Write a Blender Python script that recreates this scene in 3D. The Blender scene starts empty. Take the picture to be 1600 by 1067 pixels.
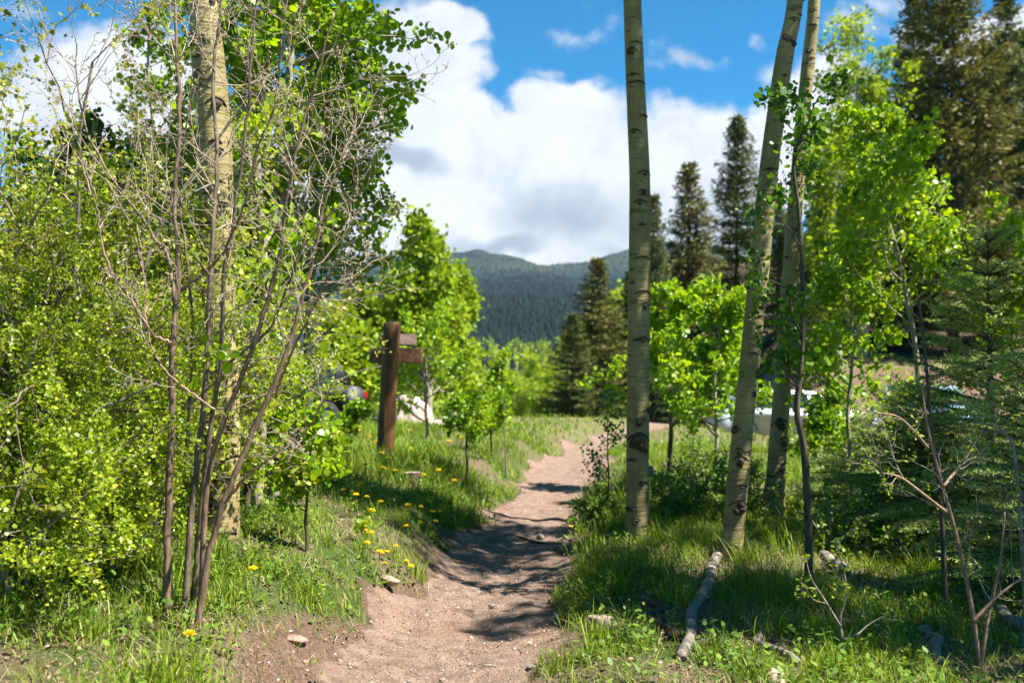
import bpy, bmesh, math, random
import numpy as np

# ------------------------------------------------------------------ camera, sky, sun, exposure
scene = bpy.context.scene
COL = scene.collection
F = 1555.6                      # focal length in photograph pixels (35 mm on a 36 mm, 1600 px wide frame)
EYE = 1.5
HZ = 590.0                      # horizon row of the photograph

cam_d = bpy.data.cameras.new("camera")
cam = bpy.data.objects.new("camera", cam_d)
COL.objects.link(cam)
cam.location = (0, 0, EYE)
cam.rotation_euler = (math.radians(90), 0, 0)
cam_d.lens = 35
cam_d.sensor_width = 36
cam_d.shift_y = (HZ - 533.5) / 1600
cam_d.clip_start = 0.05
cam_d.clip_end = 20000
cam_d.dof.use_dof = True
cam_d.dof.focus_distance = 5.4
cam_d.dof.aperture_fstop = 2.3
scene.camera = cam

SUN_EL = math.radians(57)
SUN_AZ = math.radians(106)       # clockwise from +Y: the sun stands to the right of the view

world = bpy.data.worlds.new("World")
scene.world = world
world.use_nodes = True


class NT:
    """small helper to write node trees"""
    def __init__(s, tree):
        s.t = tree
        s.n = tree.nodes
        s.n.clear()

    def node(s, typ, **kw):
        nd = s.n.new(typ)
        for k, v in kw.items():
            setattr(nd, k, v)
        return nd

    def link(s, a, b):
        s.t.links.new(a, b)

    def put(s, sock, v):
        if isinstance(v, bpy.types.NodeSocket):
            s.link(v, sock)
        else:
            sock.default_value = v

    def math(s, op, a, b=0.0, c=None, clamp=False):
        nd = s.node('ShaderNodeMath', operation=op)
        nd.use_clamp = clamp
        s.put(nd.inputs[0], a)
        s.put(nd.inputs[1], b)
        if c is not None:
            s.put(nd.inputs[2], c)
        return nd.outputs[0]

    def vmath(s, op, a, b=(0, 0, 0)):
        nd = s.node('ShaderNodeVectorMath', operation=op)
        s.put(nd.inputs[0], a)
        s.put(nd.inputs[1], b)
        return nd.outputs['Value'] if op in ('LENGTH', 'DOT_PRODUCT') else nd.outputs[0]

    def noise(s, vec, scale, detail=3, rough=0.55, color=False):
        nd = s.node('ShaderNodeTexNoise')
        if vec is not None:
            s.link(vec, nd.inputs['Vector'])
        nd.inputs['Scale'].default_value = scale
        nd.inputs['Detail'].default_value = detail
        nd.inputs['Roughness'].default_value = rough
        return nd.outputs['Color' if color else 'Fac']

    def ramp(s, fac, stops, interp='LINEAR'):
        nd = s.node('ShaderNodeValToRGB')
        cr = nd.color_ramp
        cr.interpolation = interp
        while len(cr.elements) < len(stops):
            cr.elements.new(0.5)
        for e, (p, c) in zip(cr.elements, stops):
            e.position = p
            e.color = (c[0], c[1], c[2], 1) if not isinstance(c, float) else (c, c, c, 1)
        s.link(fac, nd.inputs[0])
        return nd.outputs[0]

    def mix(s, fac, a, b, mode='MIX'):
        nd = s.node('ShaderNodeMix', data_type='RGBA', blend_type=mode)
        s.put(nd.inputs[0], fac)
        for sock, v in ((nd.inputs[6], a), (nd.inputs[7], b)):
            if isinstance(v, tuple):
                v = (v[0], v[1], v[2], 1)
            s.put(sock, v)
        return nd.outputs[2]

    def mapr(s, v, a, b, c=0.0, d=1.0, smooth=True):
        nd = s.node('ShaderNodeMapRange')
        nd.interpolation_type = 'SMOOTHSTEP' if smooth else 'LINEAR'
        s.put(nd.inputs[0], v)
        for i, x in enumerate((a, b, c, d)):
            nd.inputs[i + 1].default_value = x
        return nd.outputs[0]


def build_world():
    g = NT(world.node_tree)
    out = g.node('ShaderNodeOutputWorld')
    bg = g.node('ShaderNodeBackground')
    bg.inputs['Strength'].default_value = 0.08
    g.link(bg.outputs[0], out.inputs[0])
    sky = g.node('ShaderNodeTexSky')
    sky.sky_type = 'NISHITA'
    sky.sun_disc = False
    sky.sun_elevation = SUN_EL
    sky.sun_rotation = SUN_AZ
    sky.altitude = 2600
    sky.air_density = 1.0
    sky.dust_density = 0.2
    sky.ozone_density = 2.2
    tc = g.node('ShaderNodeTexCoord')
    d = tc.outputs['Generated']
    sep = g.node('ShaderNodeSeparateXYZ')
    g.link(d, sep.inputs[0])
    y = g.math('MAXIMUM', g.math('ABSOLUTE', sep.outputs[1]), 0.08)
    u = g.math('DIVIDE', sep.outputs[0], y)
    v = g.math('DIVIDE', sep.outputs[2], y)
    cmb = g.node('ShaderNodeCombineXYZ')
    g.link(u, cmb.inputs[0])
    g.link(v, cmb.inputs[1])
    uv = cmb.outputs[0]
    # clouds are placed by direction in the sky: azimuth tangent, elevation tangent
    w1 = g.vmath('SUBTRACT', g.noise(uv, 4.0, 4, 0.6, True), (0.5, 0.5, 0.5))
    sc = g.node('ShaderNodeVectorMath', operation='SCALE')
    g.link(w1, sc.inputs[0])
    sc.inputs['Scale'].default_value = 0.16
    wuv = g.vmath('ADD', uv, sc.outputs[0])
    blobs = [(850, 315, 330, 165), (640, 130, 130, 150), (695, 38, 75, 50), (580, 230, 150, 190), (1110, 270, 170, 110),
             (700, 225, 130, 75), (890, 185, 120, 68), (800, 400, 600, 95), (150, 175, 190, 130), (1290, 230, 150, 140),
             (250, 300, 300, 140), (1560, 60, 200, 60)]
    wisps = [(915, 45, 60, 42), (1085, 92, 75, 40), (1160, 60, 38, 22), (1335, 45, 75, 46), (1400, 8, 90, 38), (1180, 130, 50, 45), (50, 30, 60, 20), (860, 118, 40, 22)]

    def field(lst):
        acc = None
        for (px, py, rx, ry) in lst:
            c = ((px - 800) / F, (HZ - py) / F, 0)
            dv = g.vmath('MULTIPLY', g.vmath('SUBTRACT', wuv, c), (F / rx, F / ry, 0))
            val = g.math('SUBTRACT', 1.0, g.vmath('LENGTH', dv))
            acc = val if acc is None else g.math('MAXIMUM', acc, val)
        return acc
    det = g.math('SUBTRACT', g.noise(uv, 11.0, 7, 0.62), 0.5)
    fine = g.math('SUBTRACT', g.noise(uv, 30.0, 5, 0.6), 0.5)
    a1 = g.mapr(g.math('ADD', field(blobs), g.math('ADD', g.math('MULTIPLY', det, 0.95), g.math('MULTIPLY', fine, 0.4))), -0.02, 0.30)
    a2 = g.math('MULTIPLY', g.mapr(g.math('ADD', field(wisps), g.math('ADD', g.math('MULTIPLY', det, 3.0), g.math('MULTIPLY', fine, 1.6))), 0.12, 1.15), 0.7)
    a = g.math('MULTIPLY', g.math('MAXIMUM', a1, a2), g.mapr(sep.outputs[1], -.05, .2))   # clouds left out behind the viewer to lower the fill light
    # grey bases of the clouds: low in each bank
    greys = [(900, 335, 190, 60), (760, 372, 150, 26), (1010, 375, 170, 40), (620, 265, 110, 24), (230, 250, 150, 40)]
    gy = g.mapr(g.math('ADD', field(greys), g.math('MULTIPLY', det, 1.2)), 0.0, 0.9)
    soft = g.mapr(g.noise(wuv, 9.0, 7, 0.62), 0.42, 0.68)
    cloud = g.mix(g.math('MULTIPLY', gy, 0.95), g.mix(g.math('MULTIPLY', soft, 0.85), (3.75, 3.8, 3.85), (2.5, 2.7, 2.95)), (1.75, 2.0, 2.3))
    hs = g.node('ShaderNodeHueSaturation')
    hs.inputs['Hue'].default_value = 0.487
    hs.inputs['Saturation'].default_value = 1.9
    hs.inputs['Value'].default_value = .68
    g.link(sky.outputs[0], hs.inputs['Color'])
    g.link(g.mix(a, hs.outputs[0], cloud), bg.inputs['Color'])


build_world()

sun_d = bpy.data.lights.new("sun", 'SUN')
sun_d.energy = 5.0
sun_d.angle = math.radians(0.53)
sun_d.color = (1.0, 0.955, 0.88)
sun = bpy.data.objects.new("sun", sun_d)
COL.objects.link(sun)
sun.location = (20, -8, 40)
sun.rotation_euler = (math.pi / 2 - SUN_EL, 0, math.pi - SUN_AZ)

scene.view_settings.view_transform = 'Standard'
scene.view_settings.look = 'None'
scene.view_settings.exposure = 1.75
scene.view_settings.gamma = 1.0
scene.render.engine = 'CYCLES'
cy = scene.cycles
cy.max_bounces = 7
cy.diffuse_bounces = 3
cy.glossy_bounces = 2
cy.transmission_bounces = 5
cy.transparent_max_bounces = 6
cy.volume_bounces = 0
cy.sample_clamp_indirect = 6
cy.use_denoising = True
cy.denoiser = 'OPENIMAGEDENOISE'
cy.denoising_input_passes = 'RGB_ALBEDO_NORMAL'

rng = np.random.default_rng(11)
random.seed(5)


# ------------------------------------------------------------------ helpers: pixels, noise, meshes
def P(px, py, Y):
    return np.array([(px - 800) / F * Y, Y, EYE + (HZ - py) / F * Y])


def _hash(ix, iy, seed):
    n = (ix.astype(np.int64) * 374761393 + iy.astype(np.int64) * 668265263 + seed * 974711) & 0x7fffffff
    n = ((n ^ (n >> 13)) * 1274126177) & 0x7fffffff
    return ((n ^ (n >> 16)) & 0xffff) / 65535.0


def vnoise(x, y, seed=0):
    x = np.asarray(x, float)
    y = np.asarray(y, float)
    ix, iy = np.floor(x), np.floor(y)
    fx, fy = x - ix, y - iy
    fx = fx * fx * (3 - 2 * fx)
    fy = fy * fy * (3 - 2 * fy)
    a, b = _hash(ix, iy, seed), _hash(ix + 1, iy, seed)
    c, d = _hash(ix, iy + 1, seed), _hash(ix + 1, iy + 1, seed)
    return (a * (1 - fx) + b * fx) * (1 - fy) + (c * (1 - fx) + d * fx) * fy


def fbm(x, y, seed=0, oct=4):
    s, a, t = 0, 0.5, 0
    for i in range(oct):
        s = s + a * vnoise(x * 2 ** i, y * 2 ** i, seed + i * 17)
        t += a
        a *= 0.5
    return s / t


def sst(a, b, x):
    t = np.clip((x - a) / (b - a), 0, 1)
    return t * t * (3 - 2 * t)


def nrm(v):
    v = np.asarray(v, float)
    return v / np.maximum(np.linalg.norm(v, axis=-1, keepdims=True), 1e-9)


class MB:
    def __init__(s):
        s.V, s.F, s.n = [], [], 0

    def add(s, V, Fs, mi=0):
        V = np.asarray(V, np.float32).reshape(-1, 3)
        for f in (Fs if isinstance(Fs, list) else [Fs]):
            s.F.append((np.asarray(f, np.int64) + s.n, mi))
        s.V.append(V)
        s.n += len(V)
        return s

    def mesh(s, name, mats, origin=(0, 0, 0), smooth=True, attrs=None):
        V = np.concatenate(s.V) - np.asarray(origin, np.float32)
        me = bpy.data.meshes.new(name)
        me.vertices.add(len(V))
        me.vertices.foreach_set('co', V.astype(np.float32).ravel())
        loops = np.concatenate([f.ravel() for f, _ in s.F])
        sizes = np.concatenate([np.full(len(f), f.shape[1]) for f, _ in s.F])
        mi = np.concatenate([np.full(len(f), m) for f, m in s.F])
        st = np.concatenate([[0], np.cumsum(sizes)[:-1]])
        me.loops.add(len(loops))
        me.loops.foreach_set('vertex_index', loops.astype(np.int32))
        me.polygons.add(len(sizes))
        me.polygons.foreach_set('loop_start', st.astype(np.int32))
        me.polygons.foreach_set('material_index', mi.astype(np.int32))
        me.polygons.foreach_set('use_smooth', np.full(len(sizes), smooth, bool))
        for m in (mats if isinstance(mats, (list, tuple)) else [mats]):
            me.materials.append(m)
        if attrs:
            for k, a in attrs.items():
                at = me.attributes.new(k, 'FLOAT', 'POINT')
                at.data.foreach_set('value', np.asarray(a, np.float32))
        me.update(calc_edges=True)
        return me

    def build(s, name, mats, parent=None, origin=(0, 0, 0), smooth=True, attrs=None):
        me = s.mesh(name, mats, origin, smooth, attrs)
        o = bpy.data.objects.new(name, me)
        COL.objects.link(o)
        if parent is not None:
            o.parent = parent
        else:
            o.location = origin
        return o


def tag(o, label=None, cat=None, group=None, kind=None):
    if label:
        o['label'] = label
    if cat:
        o['category'] = cat
    if group:
        o['group'] = group
    if kind:
        o['kind'] = kind
    return o


def thing(name, label, cat, loc, group=None):
    o = bpy.data.objects.new(name, None)
    o.empty_display_size = 0.1
    COL.objects.link(o)
    o.location = loc
    return tag(o, label, cat, group)


def copy_tree(o, parent=None):
    c = o.copy()
    COL.objects.link(c)
    if parent is not None:
        c.parent = parent
    for ch in list(o.children):
        copy_tree(ch, c)
    return c


def tube(mb, pts, rad, k=6, mi=0, cap=True, ell=None):
    pts = np.asarray(pts, float)
    rad = np.broadcast_to(np.asarray(rad, float), (len(pts),))
    n = len(pts)
    t = nrm(np.gradient(pts, axis=0))
    m = nrm(t.mean(0))
    ref = np.array([0, 0, 1.0]) if abs(m[2]) < 0.8 else np.array([0, 1.0, 0])
    a = nrm(np.cross(t, ref))
    b = np.cross(t, a)
    th = np.arange(k) / k * 2 * math.pi
    R = rad[:, None, None]
    if ell is not None:
        R = R * ell[:, :, None]
    V = pts[:, None] + R * (np.cos(th)[None, :, None] * a[:, None] + np.sin(th)[None, :, None] * b[:, None])
    i = np.arange(n - 1)[:, None] * k
    j = np.arange(k)[None]
    j2 = (j + 1) % k
    Q = np.stack([i + j, i + j2, i + k + j2, i + k + j], -1).reshape(-1, 4)
    fs = [Q]
    if cap and k >= 3:
        fs.append(np.arange(k)[None, ::-1])
        fs.append((np.arange(k) + (n - 1) * k)[None])
    mb.add(V, fs, mi)


def polyline(pts, rad, n):
    """smooth resample of control points (Catmull-Rom)"""
    pts = np.asarray(pts, float)
    rad = np.broadcast_to(np.asarray(rad, float), (len(pts),))
    m = len(pts)
    A = np.concatenate([[2 * pts[0] - pts[1]], pts, [2 * pts[-1] - pts[-2]]])
    u = np.linspace(0, m - 1 - 1e-6, n)
    i = u.astype(int)
    f = (u - i)[:, None]
    p0, p1, p2, p3 = A[i], A[i + 1], A[i + 2], A[i + 3]
    Q = 0.5 * (2 * p1 + (p2 - p0) * f + (2 * p0 - 5 * p1 + 4 * p2 - p3) * f ** 2 + (-p0 + 3 * p1 - 3 * p2 + p3) * f ** 3)
    return Q, np.interp(u, np.arange(m), rad)


def blades(mb, C, N, T, size, outline, bend=0.0, mi=0):
    """flat leaves: centres C, normals N, tip directions T, sizes, outline (k,2) polygon along T; slightly cupped"""
    N = nrm(N)
    T = nrm(T - (T * N).sum(1, keepdims=True) * N)
    S = np.cross(N, T)
    o = np.asarray(outline, float)
    k = len(o)
    size = np.broadcast_to(size, (len(C),))[:, None, None]
    z = bend * (o[:, 1] ** 2 - 0.15)
    V = C[:, None] + size * (o[None, :, 0, None] * T[:, None] + o[None, :, 1, None] * S[:, None] + z[None, :, None] * N[:, None])
    mb.add(V, np.arange(len(C) * k).reshape(-1, k), mi)


ROUND = np.array([(0, 0), (.12, .33), (.4, .5), (.7, .42), (1.02, 0), (.7, -.42), (.4, -.5), (.12, -.33)]) * [1, 1]
OVAL = np.array([(0, 0), (.3, .27), (.65, .24), (1, 0), (.65, -.24), (.3, -.27)])
LOBED = np.array([(0, 0), (.1, .42), (.45, .3), (.62, .5), (.72, .2), (1, 0), (.72, -.2), (.62, -.5), (.45, -.3), (.1, -.42)])
DIA = np.array([(0, 0), (.45, .3), (1, 0), (.45, -.3)])


def rdir(n, r=None):
    r = r or rng
    return nrm(r.normal(size=(n, 3)))


# ------------------------------------------------------------------ the lie of the land
TR = np.array([(-5, -.3, .62), (0, -.36, .56), (4.9, -.33, .55), (6.2, -.25, .52), (7.5, -.12, .47), (9, .06, .46), (10.5, .24, .5), (12.5, .42, .52), (15.6, .78, .60), (18, 1.12, .52),
               (21, 1.6, .5), (26, 2.8, .6), (31, 4.4, .7), (36, 7, 1.3), (45, 14, 1.5)])


def trail(y):
    return np.interp(y, TR[:, 0], TR[:, 1]), np.interp(y, TR[:, 0], TR[:, 2])


def H(x, y):
    x = np.asarray(x, float)
    y = np.asarray(y, float)
    xc, hw = trail(y)
    dl = xc - hw - x
    dr = x - xc - hw
    fade = 1 - sst(26, 36, y)
    HL = np.interp(y, [0, 4, 7, 9.5, 12, 20, 28], [.42, .46, .5, .48, .5, .46, .2])
    wob = (vnoise(x * 1.3, y * 1.3, 5) - .5) * .35
    z = HL * (.7 * sst(-0.06, .5, dl + wob * .6) + .3 * sst(.2, 1.3, dl + wob)) + .03 * np.clip(dl - .9, 0, 8) * fade
    z = z + fade * (.13 * sst(-.1, .55, dr + wob * .5) - .07 * np.clip(dr - .9, 0, 6) * (1 - sst(10, 18, y)))
    inside = np.clip(1 - np.abs(x - xc) / hw, 0, 1)
    z = z - .05 * inside * fade
    # cut bank and wooded hillside on the right, valley beyond the crest
    m = sst(6.5, 12, x - np.clip(y - 36, 0, 100) * 0.13)
    z = z + m * (2.0 * sst(33.5, 38, y) + .16 * np.clip(y - 38, 0, 90))
    z = z - .42 * sst(5, 7, x) * sst(22.5, 26.5, y) * (1 - sst(33.2, 36, y)) - .25 * sst(-2.6, -3.6, x) * sst(18.5, 21, y) * (1 - sst(26, 29, y))
    drop = np.clip(y - 33, 0, 120) * -.11 + np.clip(y - 150, 0, 150) * .09 + np.clip(y - 300, 0, 600) * .065
    z = z + (1 - m) * drop
    z = z + (fbm(x * .5, y * .5, 3) - .5) * .12 + (fbm(x * 3.1, y * 3.1, 9, 3) - .5) * .055
    return z


def ground_at(px, py, y0=2.2, y1=80):
    Y = np.exp(np.linspace(math.log(y0), math.log(y1), 1400))
    x = (px - 800) / F * Y
    z = EYE + (HZ - py) / F * Y
    g = H(x, Y)
    below = np.nonzero(z <= g)[0]
    i = below[0] if len(below) else len(Y) - 1
    return np.array([x[i], Y[i], float(g[i])])


def on_ground(px, Y):
    x = (px - 800) / F * Y
    return np.array([x, Y, float(H(x, Y))])


# ------------------------------------------------------------------ materials
def new_mat(name):
    m = bpy.data.materials.new(name)
    m.use_nodes = True
    return m, NT(m.node_tree)


def finish(g, col, rough=.7, bump=None, bstr=.4, bdist=.02, spec=.3):
    out = g.node('ShaderNodeOutputMaterial')
    b = g.node('ShaderNodeBsdfPrincipled')
    g.put(b.inputs['Base Color'], col if isinstance(col, bpy.types.NodeSocket) else (*col, 1))
    g.put(b.inputs['Roughness'], rough)
    b.inputs['Specular IOR Level'].default_value = spec
    if bump is not None:
        bn = g.node('ShaderNodeBump')
        bn.inputs['Strength'].default_value = bstr
        bn.inputs['Distance'].default_value = bdist
        g.link(bump, bn.inputs['Height'])
        g.link(bn.outputs[0], b.inputs['Normal'])
    g.link(b.outputs[0], out.inputs[0])
    return b


def leaf_mat(name, stops, trans=.45, rough=.45, spec=.35, clump=1.2, tint=(1.25, 1.15, .55)):
    """leaf blades: every leaf its own tone (random per island), clumps of tone, light shining through"""
    m, g = new_mat(name)
    geo = g.node('ShaderNodeNewGeometry')
    tc = g.node('ShaderNodeTexCoord')
    n = g.noise(tc.outputs['Object'], clump, 2)
    f = g.math('ADD', g.math('MULTIPLY', geo.outputs['Random Per Island'], .65), g.math('MULTIPLY', g.mapr(n, .3, .7), .35))
    col = g.ramp(f, stops)
    out = g.node('ShaderNodeOutputMaterial')
    b = g.node('ShaderNodeBsdfPrincipled')
    b.inputs['Roughness'].default_value = rough
    b.inputs['Specular IOR Level'].default_value = spec
    g.link(col, b.inputs['Base Color'])
    t = g.node('ShaderNodeBsdfTranslucent')
    g.link(g.mix(1.0, col, tint, 'MULTIPLY'), t.inputs['Color'])
    mx = g.node('ShaderNodeMixShader')
    mx.inputs[0].default_value = trans
    g.link(b.outputs[0], mx.inputs[1])
    g.link(t.outputs[0], mx.inputs[2])
    g.link(mx.outputs[0], out.inputs[0])
    return m


def bark_mat(name, c1, c2, scale=30, stretch=.2, rough=.75, bstr=.5):
    m, g = new_mat(name)
    tc = g.node('ShaderNodeTexCoord')
    v = g.vmath('MULTIPLY', tc.outputs['Object'], (1, 1, stretch))
    n = g.noise(v, scale, 5, .65)
    n2 = g.noise(tc.outputs['Object'], 3, 3)
    col = g.mix(g.mapr(g.math('ADD', n, g.math('MULTIPLY', n2, .4)), .45, .95), c1, c2)
    finish(g, col, rough, n, bstr, .01, .3)
    return m


def aspen_bark():
    m, g = new_mat("aspen_bark")
    tc = g.node('ShaderNodeTexCoord')
    o = tc.outputs['Object']
    warp = g.vmath('MULTIPLY', g.vmath('SUBTRACT', g.noise(o, 6, 2, .5, True), (.5, .5, .5)), (.0, .0, .06))
    p = g.vmath('ADD', o, warp)
    lines = g.noise(g.vmath('MULTIPLY', p, (3, 3, 52)), 1.0, 4, .7)
    dash = g.noise(g.vmath('MULTIPLY', p, (10, 10, 60)), 1.0, 2, .5)
    rings = g.noise(g.vmath('MULTIPLY', p, (1.1, 1.1, 13)), 1.0, 3, .6)
    blot = g.noise(g.vmath('MULTIPLY', p, (1, 1, .5)), 5, 4, .65)
    base = g.mix(g.mapr(blot, .3, .72), (.215, .170, .068), (.345, .285, .125))
    sepz = g.node('ShaderNodeSeparateXYZ')
    g.link(o, sepz.inputs[0])
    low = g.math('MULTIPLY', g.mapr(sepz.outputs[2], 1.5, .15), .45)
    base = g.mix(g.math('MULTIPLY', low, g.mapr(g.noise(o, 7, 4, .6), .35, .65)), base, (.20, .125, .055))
    base = g.mix(g.math('MULTIPLY', g.mapr(lines, .48, .7), .7), base, (.20, .145, .07))
    base = g.mix(g.math('MULTIPLY', g.mapr(rings, .57, .66), .75), base, (.12, .085, .04))
    base = g.mix(g.math('MULTIPLY', g.mapr(dash, .65, .71), .9), base, (.035, .028, .02))
    hgt = g.math('ADD', g.math('MULTIPLY', lines, .6), g.math('MULTIPLY', rings, 1.2))
    finish(g, base, .62, hgt, .9, .012, .25)
    return m


def plain_mat(name, col, rough=.6, var=.25, scale=20, metal=0.0, spec=.4, bstr=.15):
    m, g = new_mat(name)
    tc = g.node('ShaderNodeTexCoord')
    n = g.noise(tc.outputs['Object'], scale, 4, .6)
    c = g.mix(g.mapr(n, .25, .75), tuple(x * (1 - var) for x in col), tuple(min(1, x * (1 + var)) for x in col))
    b = finish(g, c, rough, n, bstr, .01, spec)
    b.inputs['Metallic'].default_value = metal
    return m


def ground_mat():
    m, g = new_mat("soil")
    tc = g.node('ShaderNodeTexCoord')
    o = tc.outputs['Object']
    at = g.node('ShaderNodeAttribute', attribute_name='dirt')
    n1 = g.noise(o, 1.1, 4, .6)
    n2 = g.noise(o, 9, 5, .65)
    n3 = g.noise(o, 60, 4, .7)
    n4 = g.noise(o, 210, 2, .6)
    vor = g.node('ShaderNodeTexVoronoi')
    g.link(o, vor.inputs['Vector'])
    vor.inputs['Scale'].default_value = 42
    peb = g.mapr(vor.outputs['Distance'], .16, .30)
    d = g.math('ADD', at.outputs['Fac'], g.math('MULTIPLY', g.math('SUBTRACT', n2, .5), .55))
    dm = g.mapr(d, .38, .62)
    path = g.mix(g.mapr(n2, .3, .72), (.19, .125, .093), (.35, .25, .19))
    path = g.mix(g.math('MULTIPLY', g.mapr(n1, .4, .75), .5), path, (.30, .175, .115))
    path = g.mix(g.math('MULTIPLY', g.mapr(n3, .50, .74), .65), path, (.44, .33, .26))
    path = g.mix(g.math('MULTIPLY', g.mapr(n4, .5, .68), .6), path, (.11, .065, .045))
    bank = g.mix(g.mapr(n3, .35, .7), (.10, .060, .041), (.23, .150, .105))
    bm = g.mapr(g.math('ADD', at.outputs['Fac'], g.math('MULTIPLY', g.math('SUBTRACT', n2, .5), .3)), .62, .92)
    dirt = g.mix(bm, bank, path)
    litter = g.mix(g.mapr(n3, .3, .7), (.075, .052, .03), (.26, .20, .125))
    moss = g.mix(g.mapr(n4, .3, .7), (.035, .065, .012), (.09, .14, .025))
    floor = g.mix(g.mapr(g.math('ADD', n1, g.math('MULTIPLY', n2, .4)), .55, .85), litter, moss)
    sp = g.node('ShaderNodeSeparateXYZ')
    g.link(o, sp.inputs[0])
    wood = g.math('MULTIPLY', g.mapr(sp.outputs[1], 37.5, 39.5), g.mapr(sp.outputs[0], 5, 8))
    far = g.mapr(sp.outputs[1], 14, 26)
    floor = g.mix(far, floor, g.mix(g.mapr(n2, .3, .7), (.11, .115, .04), (.21, .185, .085)))
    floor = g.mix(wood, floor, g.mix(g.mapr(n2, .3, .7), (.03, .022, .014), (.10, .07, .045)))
    col = g.mix(dm, floor, dirt)
    hgt = g.math('ADD', g.math('MULTIPLY', n3, .8), g.math('ADD', g.math('MULTIPLY', n2, 1.2), g.math('MULTIPLY', peb, -.35)))
    finish(g, col, .92, hgt, 1.0, .04, .12)
    return m


def hill_mat():
    m, g = new_mat("forest_slope")
    tc = g.node('ShaderNodeTexCoord')
    o = tc.outputs['Object']
    n = g.noise(o, .035, 5, .7)
    n2 = g.noise(o, .0035, 4, .6)
    at = g.node('ShaderNodeAttribute', attribute_name='meadow_sun')
    c = g.mix(g.mapr(n, .3, .7), (.008, .016, .012), (.022, .034, .024))  # cloud shadow over the mountain is put into this dark forest colour
    c = g.mix(g.math('MULTIPLY', g.mapr(g.math('ADD', at.outputs['Fac'], g.math('MULTIPLY', g.math('SUBTRACT', n2, .5), .8)), .35, .75), .9), c, (.046, .054, .026))  # paler band: meadow green with the sunlit crest painted in
    finish(g, c, .95, n, 1.0, 4.0, .05)
    return m


M = {}
M['soil'] = ground_mat()
M['slope'] = hill_mat()
M['aspen'] = aspen_bark()
M['scar'] = bark_mat("branch_scar", (.012, .009, .006), (.10, .075, .045), 60, 1)
M['dark_bark'] = bark_mat("dark_sapling_bark", (.035, .028, .018), (.12, .095, .06), 40, .25)
M['pale_bark'] = bark_mat("pale_sapling_bark", (.17, .15, .09), (.36, .33, .22), 40, .3)
M['shrub_bark'] = bark_mat("red_brown_bark", (.075, .046, .028), (.235, .158, .102), 55, .25, .42, .5)
M['stem_grey'] = bark_mat("grey_brown_bark", (.07, .049, .032), (.24, .18, .122), 55, .25, .45, .5)
M['pink_twig'] = bark_mat('pale_twig_bark', (.23, .155, .105), (.47, .37, .29), 30, 1, .5)
M['twig'] = bark_mat("twig_bark", (.17, .085, .05), (.34, .22, .15), 30, 1, .5)
M['grey_twig'] = bark_mat("grey_twig_bark", (.11, .085, .06), (.30, .25, .19), 30, 1, .6)
M['fir_bark'] = bark_mat("fir_bark", (.035, .026, .02), (.12, .095, .075), 14, .2)
M['dead_wood'] = bark_mat("weathered_dead_wood", (.08, .065, .05), (.32, .27, .22), 40, .1, .8)
M['rot_wood'] = bark_mat("dark_rotten_wood", (.025, .018, .012), (.11, .08, .055), 30, .3, .9)
M['bud'] = plain_mat("bud", (.30, .26, .14), .6, .4, 60)
A1 = [(0, (.08, .17, .006)), (.45, (.19, .33, .007)), (.8, (.30, .43, .010)), (1, (.40, .49, .015))]
M['aspen_leaf'] = leaf_mat("aspen_leaf", A1, .5, .4, .4)
M['aspen_leaf_bright'] = leaf_mat("young_aspen_leaf", [(0, (.11, .23, .006)), (.5, (.235, .385, .008)), (1, (.38, .48, .015))], .5, .4, .4)
M['aspen_leaf_dark'] = leaf_mat("dark_aspen_leaf", [(0, (.03, .085, .008)), (.6, (.07, .17, .012)), (1, (.13, .26, .018))], .4, .45, .35)  # deeper green leaf tone for some of the aspens
M['bush_leaf'] = leaf_mat("bush_leaf", [(0, (.09, .15, .008)), (.4, (.23, .33, .012)), (.8, (.36, .44, .02)), (1, (.48, .48, .05))], .4, .42, .4, 2.0)
M['olive_leaf'] = leaf_mat("olive_bush_leaf", [(0, (.12, .16, .014)), (.5, (.26, .30, .03)), (1, (.40, .37, .06))], .4, .45, .35, 2.0)
M['weed_leaf'] = leaf_mat("weed_leaf", [(0, (.045, .10, .010)), (.5, (.12, .215, .02)), (1, (.23, .32, .035))], .35, .5, .3, 2.5)
M['grass'] = leaf_mat("grass_blade", [(0, (.05, .11, .008)), (.45, (.14, .235, .011)), (.85, (.26, .33, .02)), (1, (.42, .37, .09))], .38, .5, .3, 1.4)
M['dry'] = leaf_mat("dry_grass", [(0, (.17, .125, .055)), (.6, (.40, .32, .16)), (1, (.58, .50, .30))], .25, .6, .2, 2, (1, .95, .85))
M['litter'] = leaf_mat("dead_leaf", [(0, (.06, .036, .02)), (.5, (.20, .13, .075)), (1, (.40, .29, .19))], .15, .65, .2, 3, (1, .9, .8))
M['fir_needle'] = leaf_mat("fir_needle", [(0, (.030, .046, .014)), (.5, (.085, .11, .028)), (.85, (.16, .175, .044)), (1, (.23, .21, .06))], .16, .6, .2, .6, (1.1, 1.1, .6))
M['fir_olive'] = leaf_mat("olive_fir_needle", [(0, (.038, .048, .014)), (.5, (.125, .132, .034)), (1, (.26, .235, .07))], .16, .6, .2, .5, (1.1, 1.1, .6))
M['spruce_needle'] = leaf_mat("young_fir_needle", [(0, (.10, .15, .04)), (.5, (.30, .38, .11)), (.9, (.46, .52, .17)), (1, (.54, .56, .16))], .38, .5, .3, 1.6, (1.1, 1.1, .7))
M['valley_leaf'] = leaf_mat("spring_foliage", [(0, (.13, .21, .012)), (.5, (.25, .36, .018)), (1, (.36, .44, .03))], .45, .5, .25, .35)
M['far_leaf'] = leaf_mat("far_wood", [(0, (.010, .019, .014)), (.5, (.018, .030, .021)), (.9, (.024, .034, .025)), (1, (.05, .05, .04))], .1, .8, .1, .02, (1, 1, .8))
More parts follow.
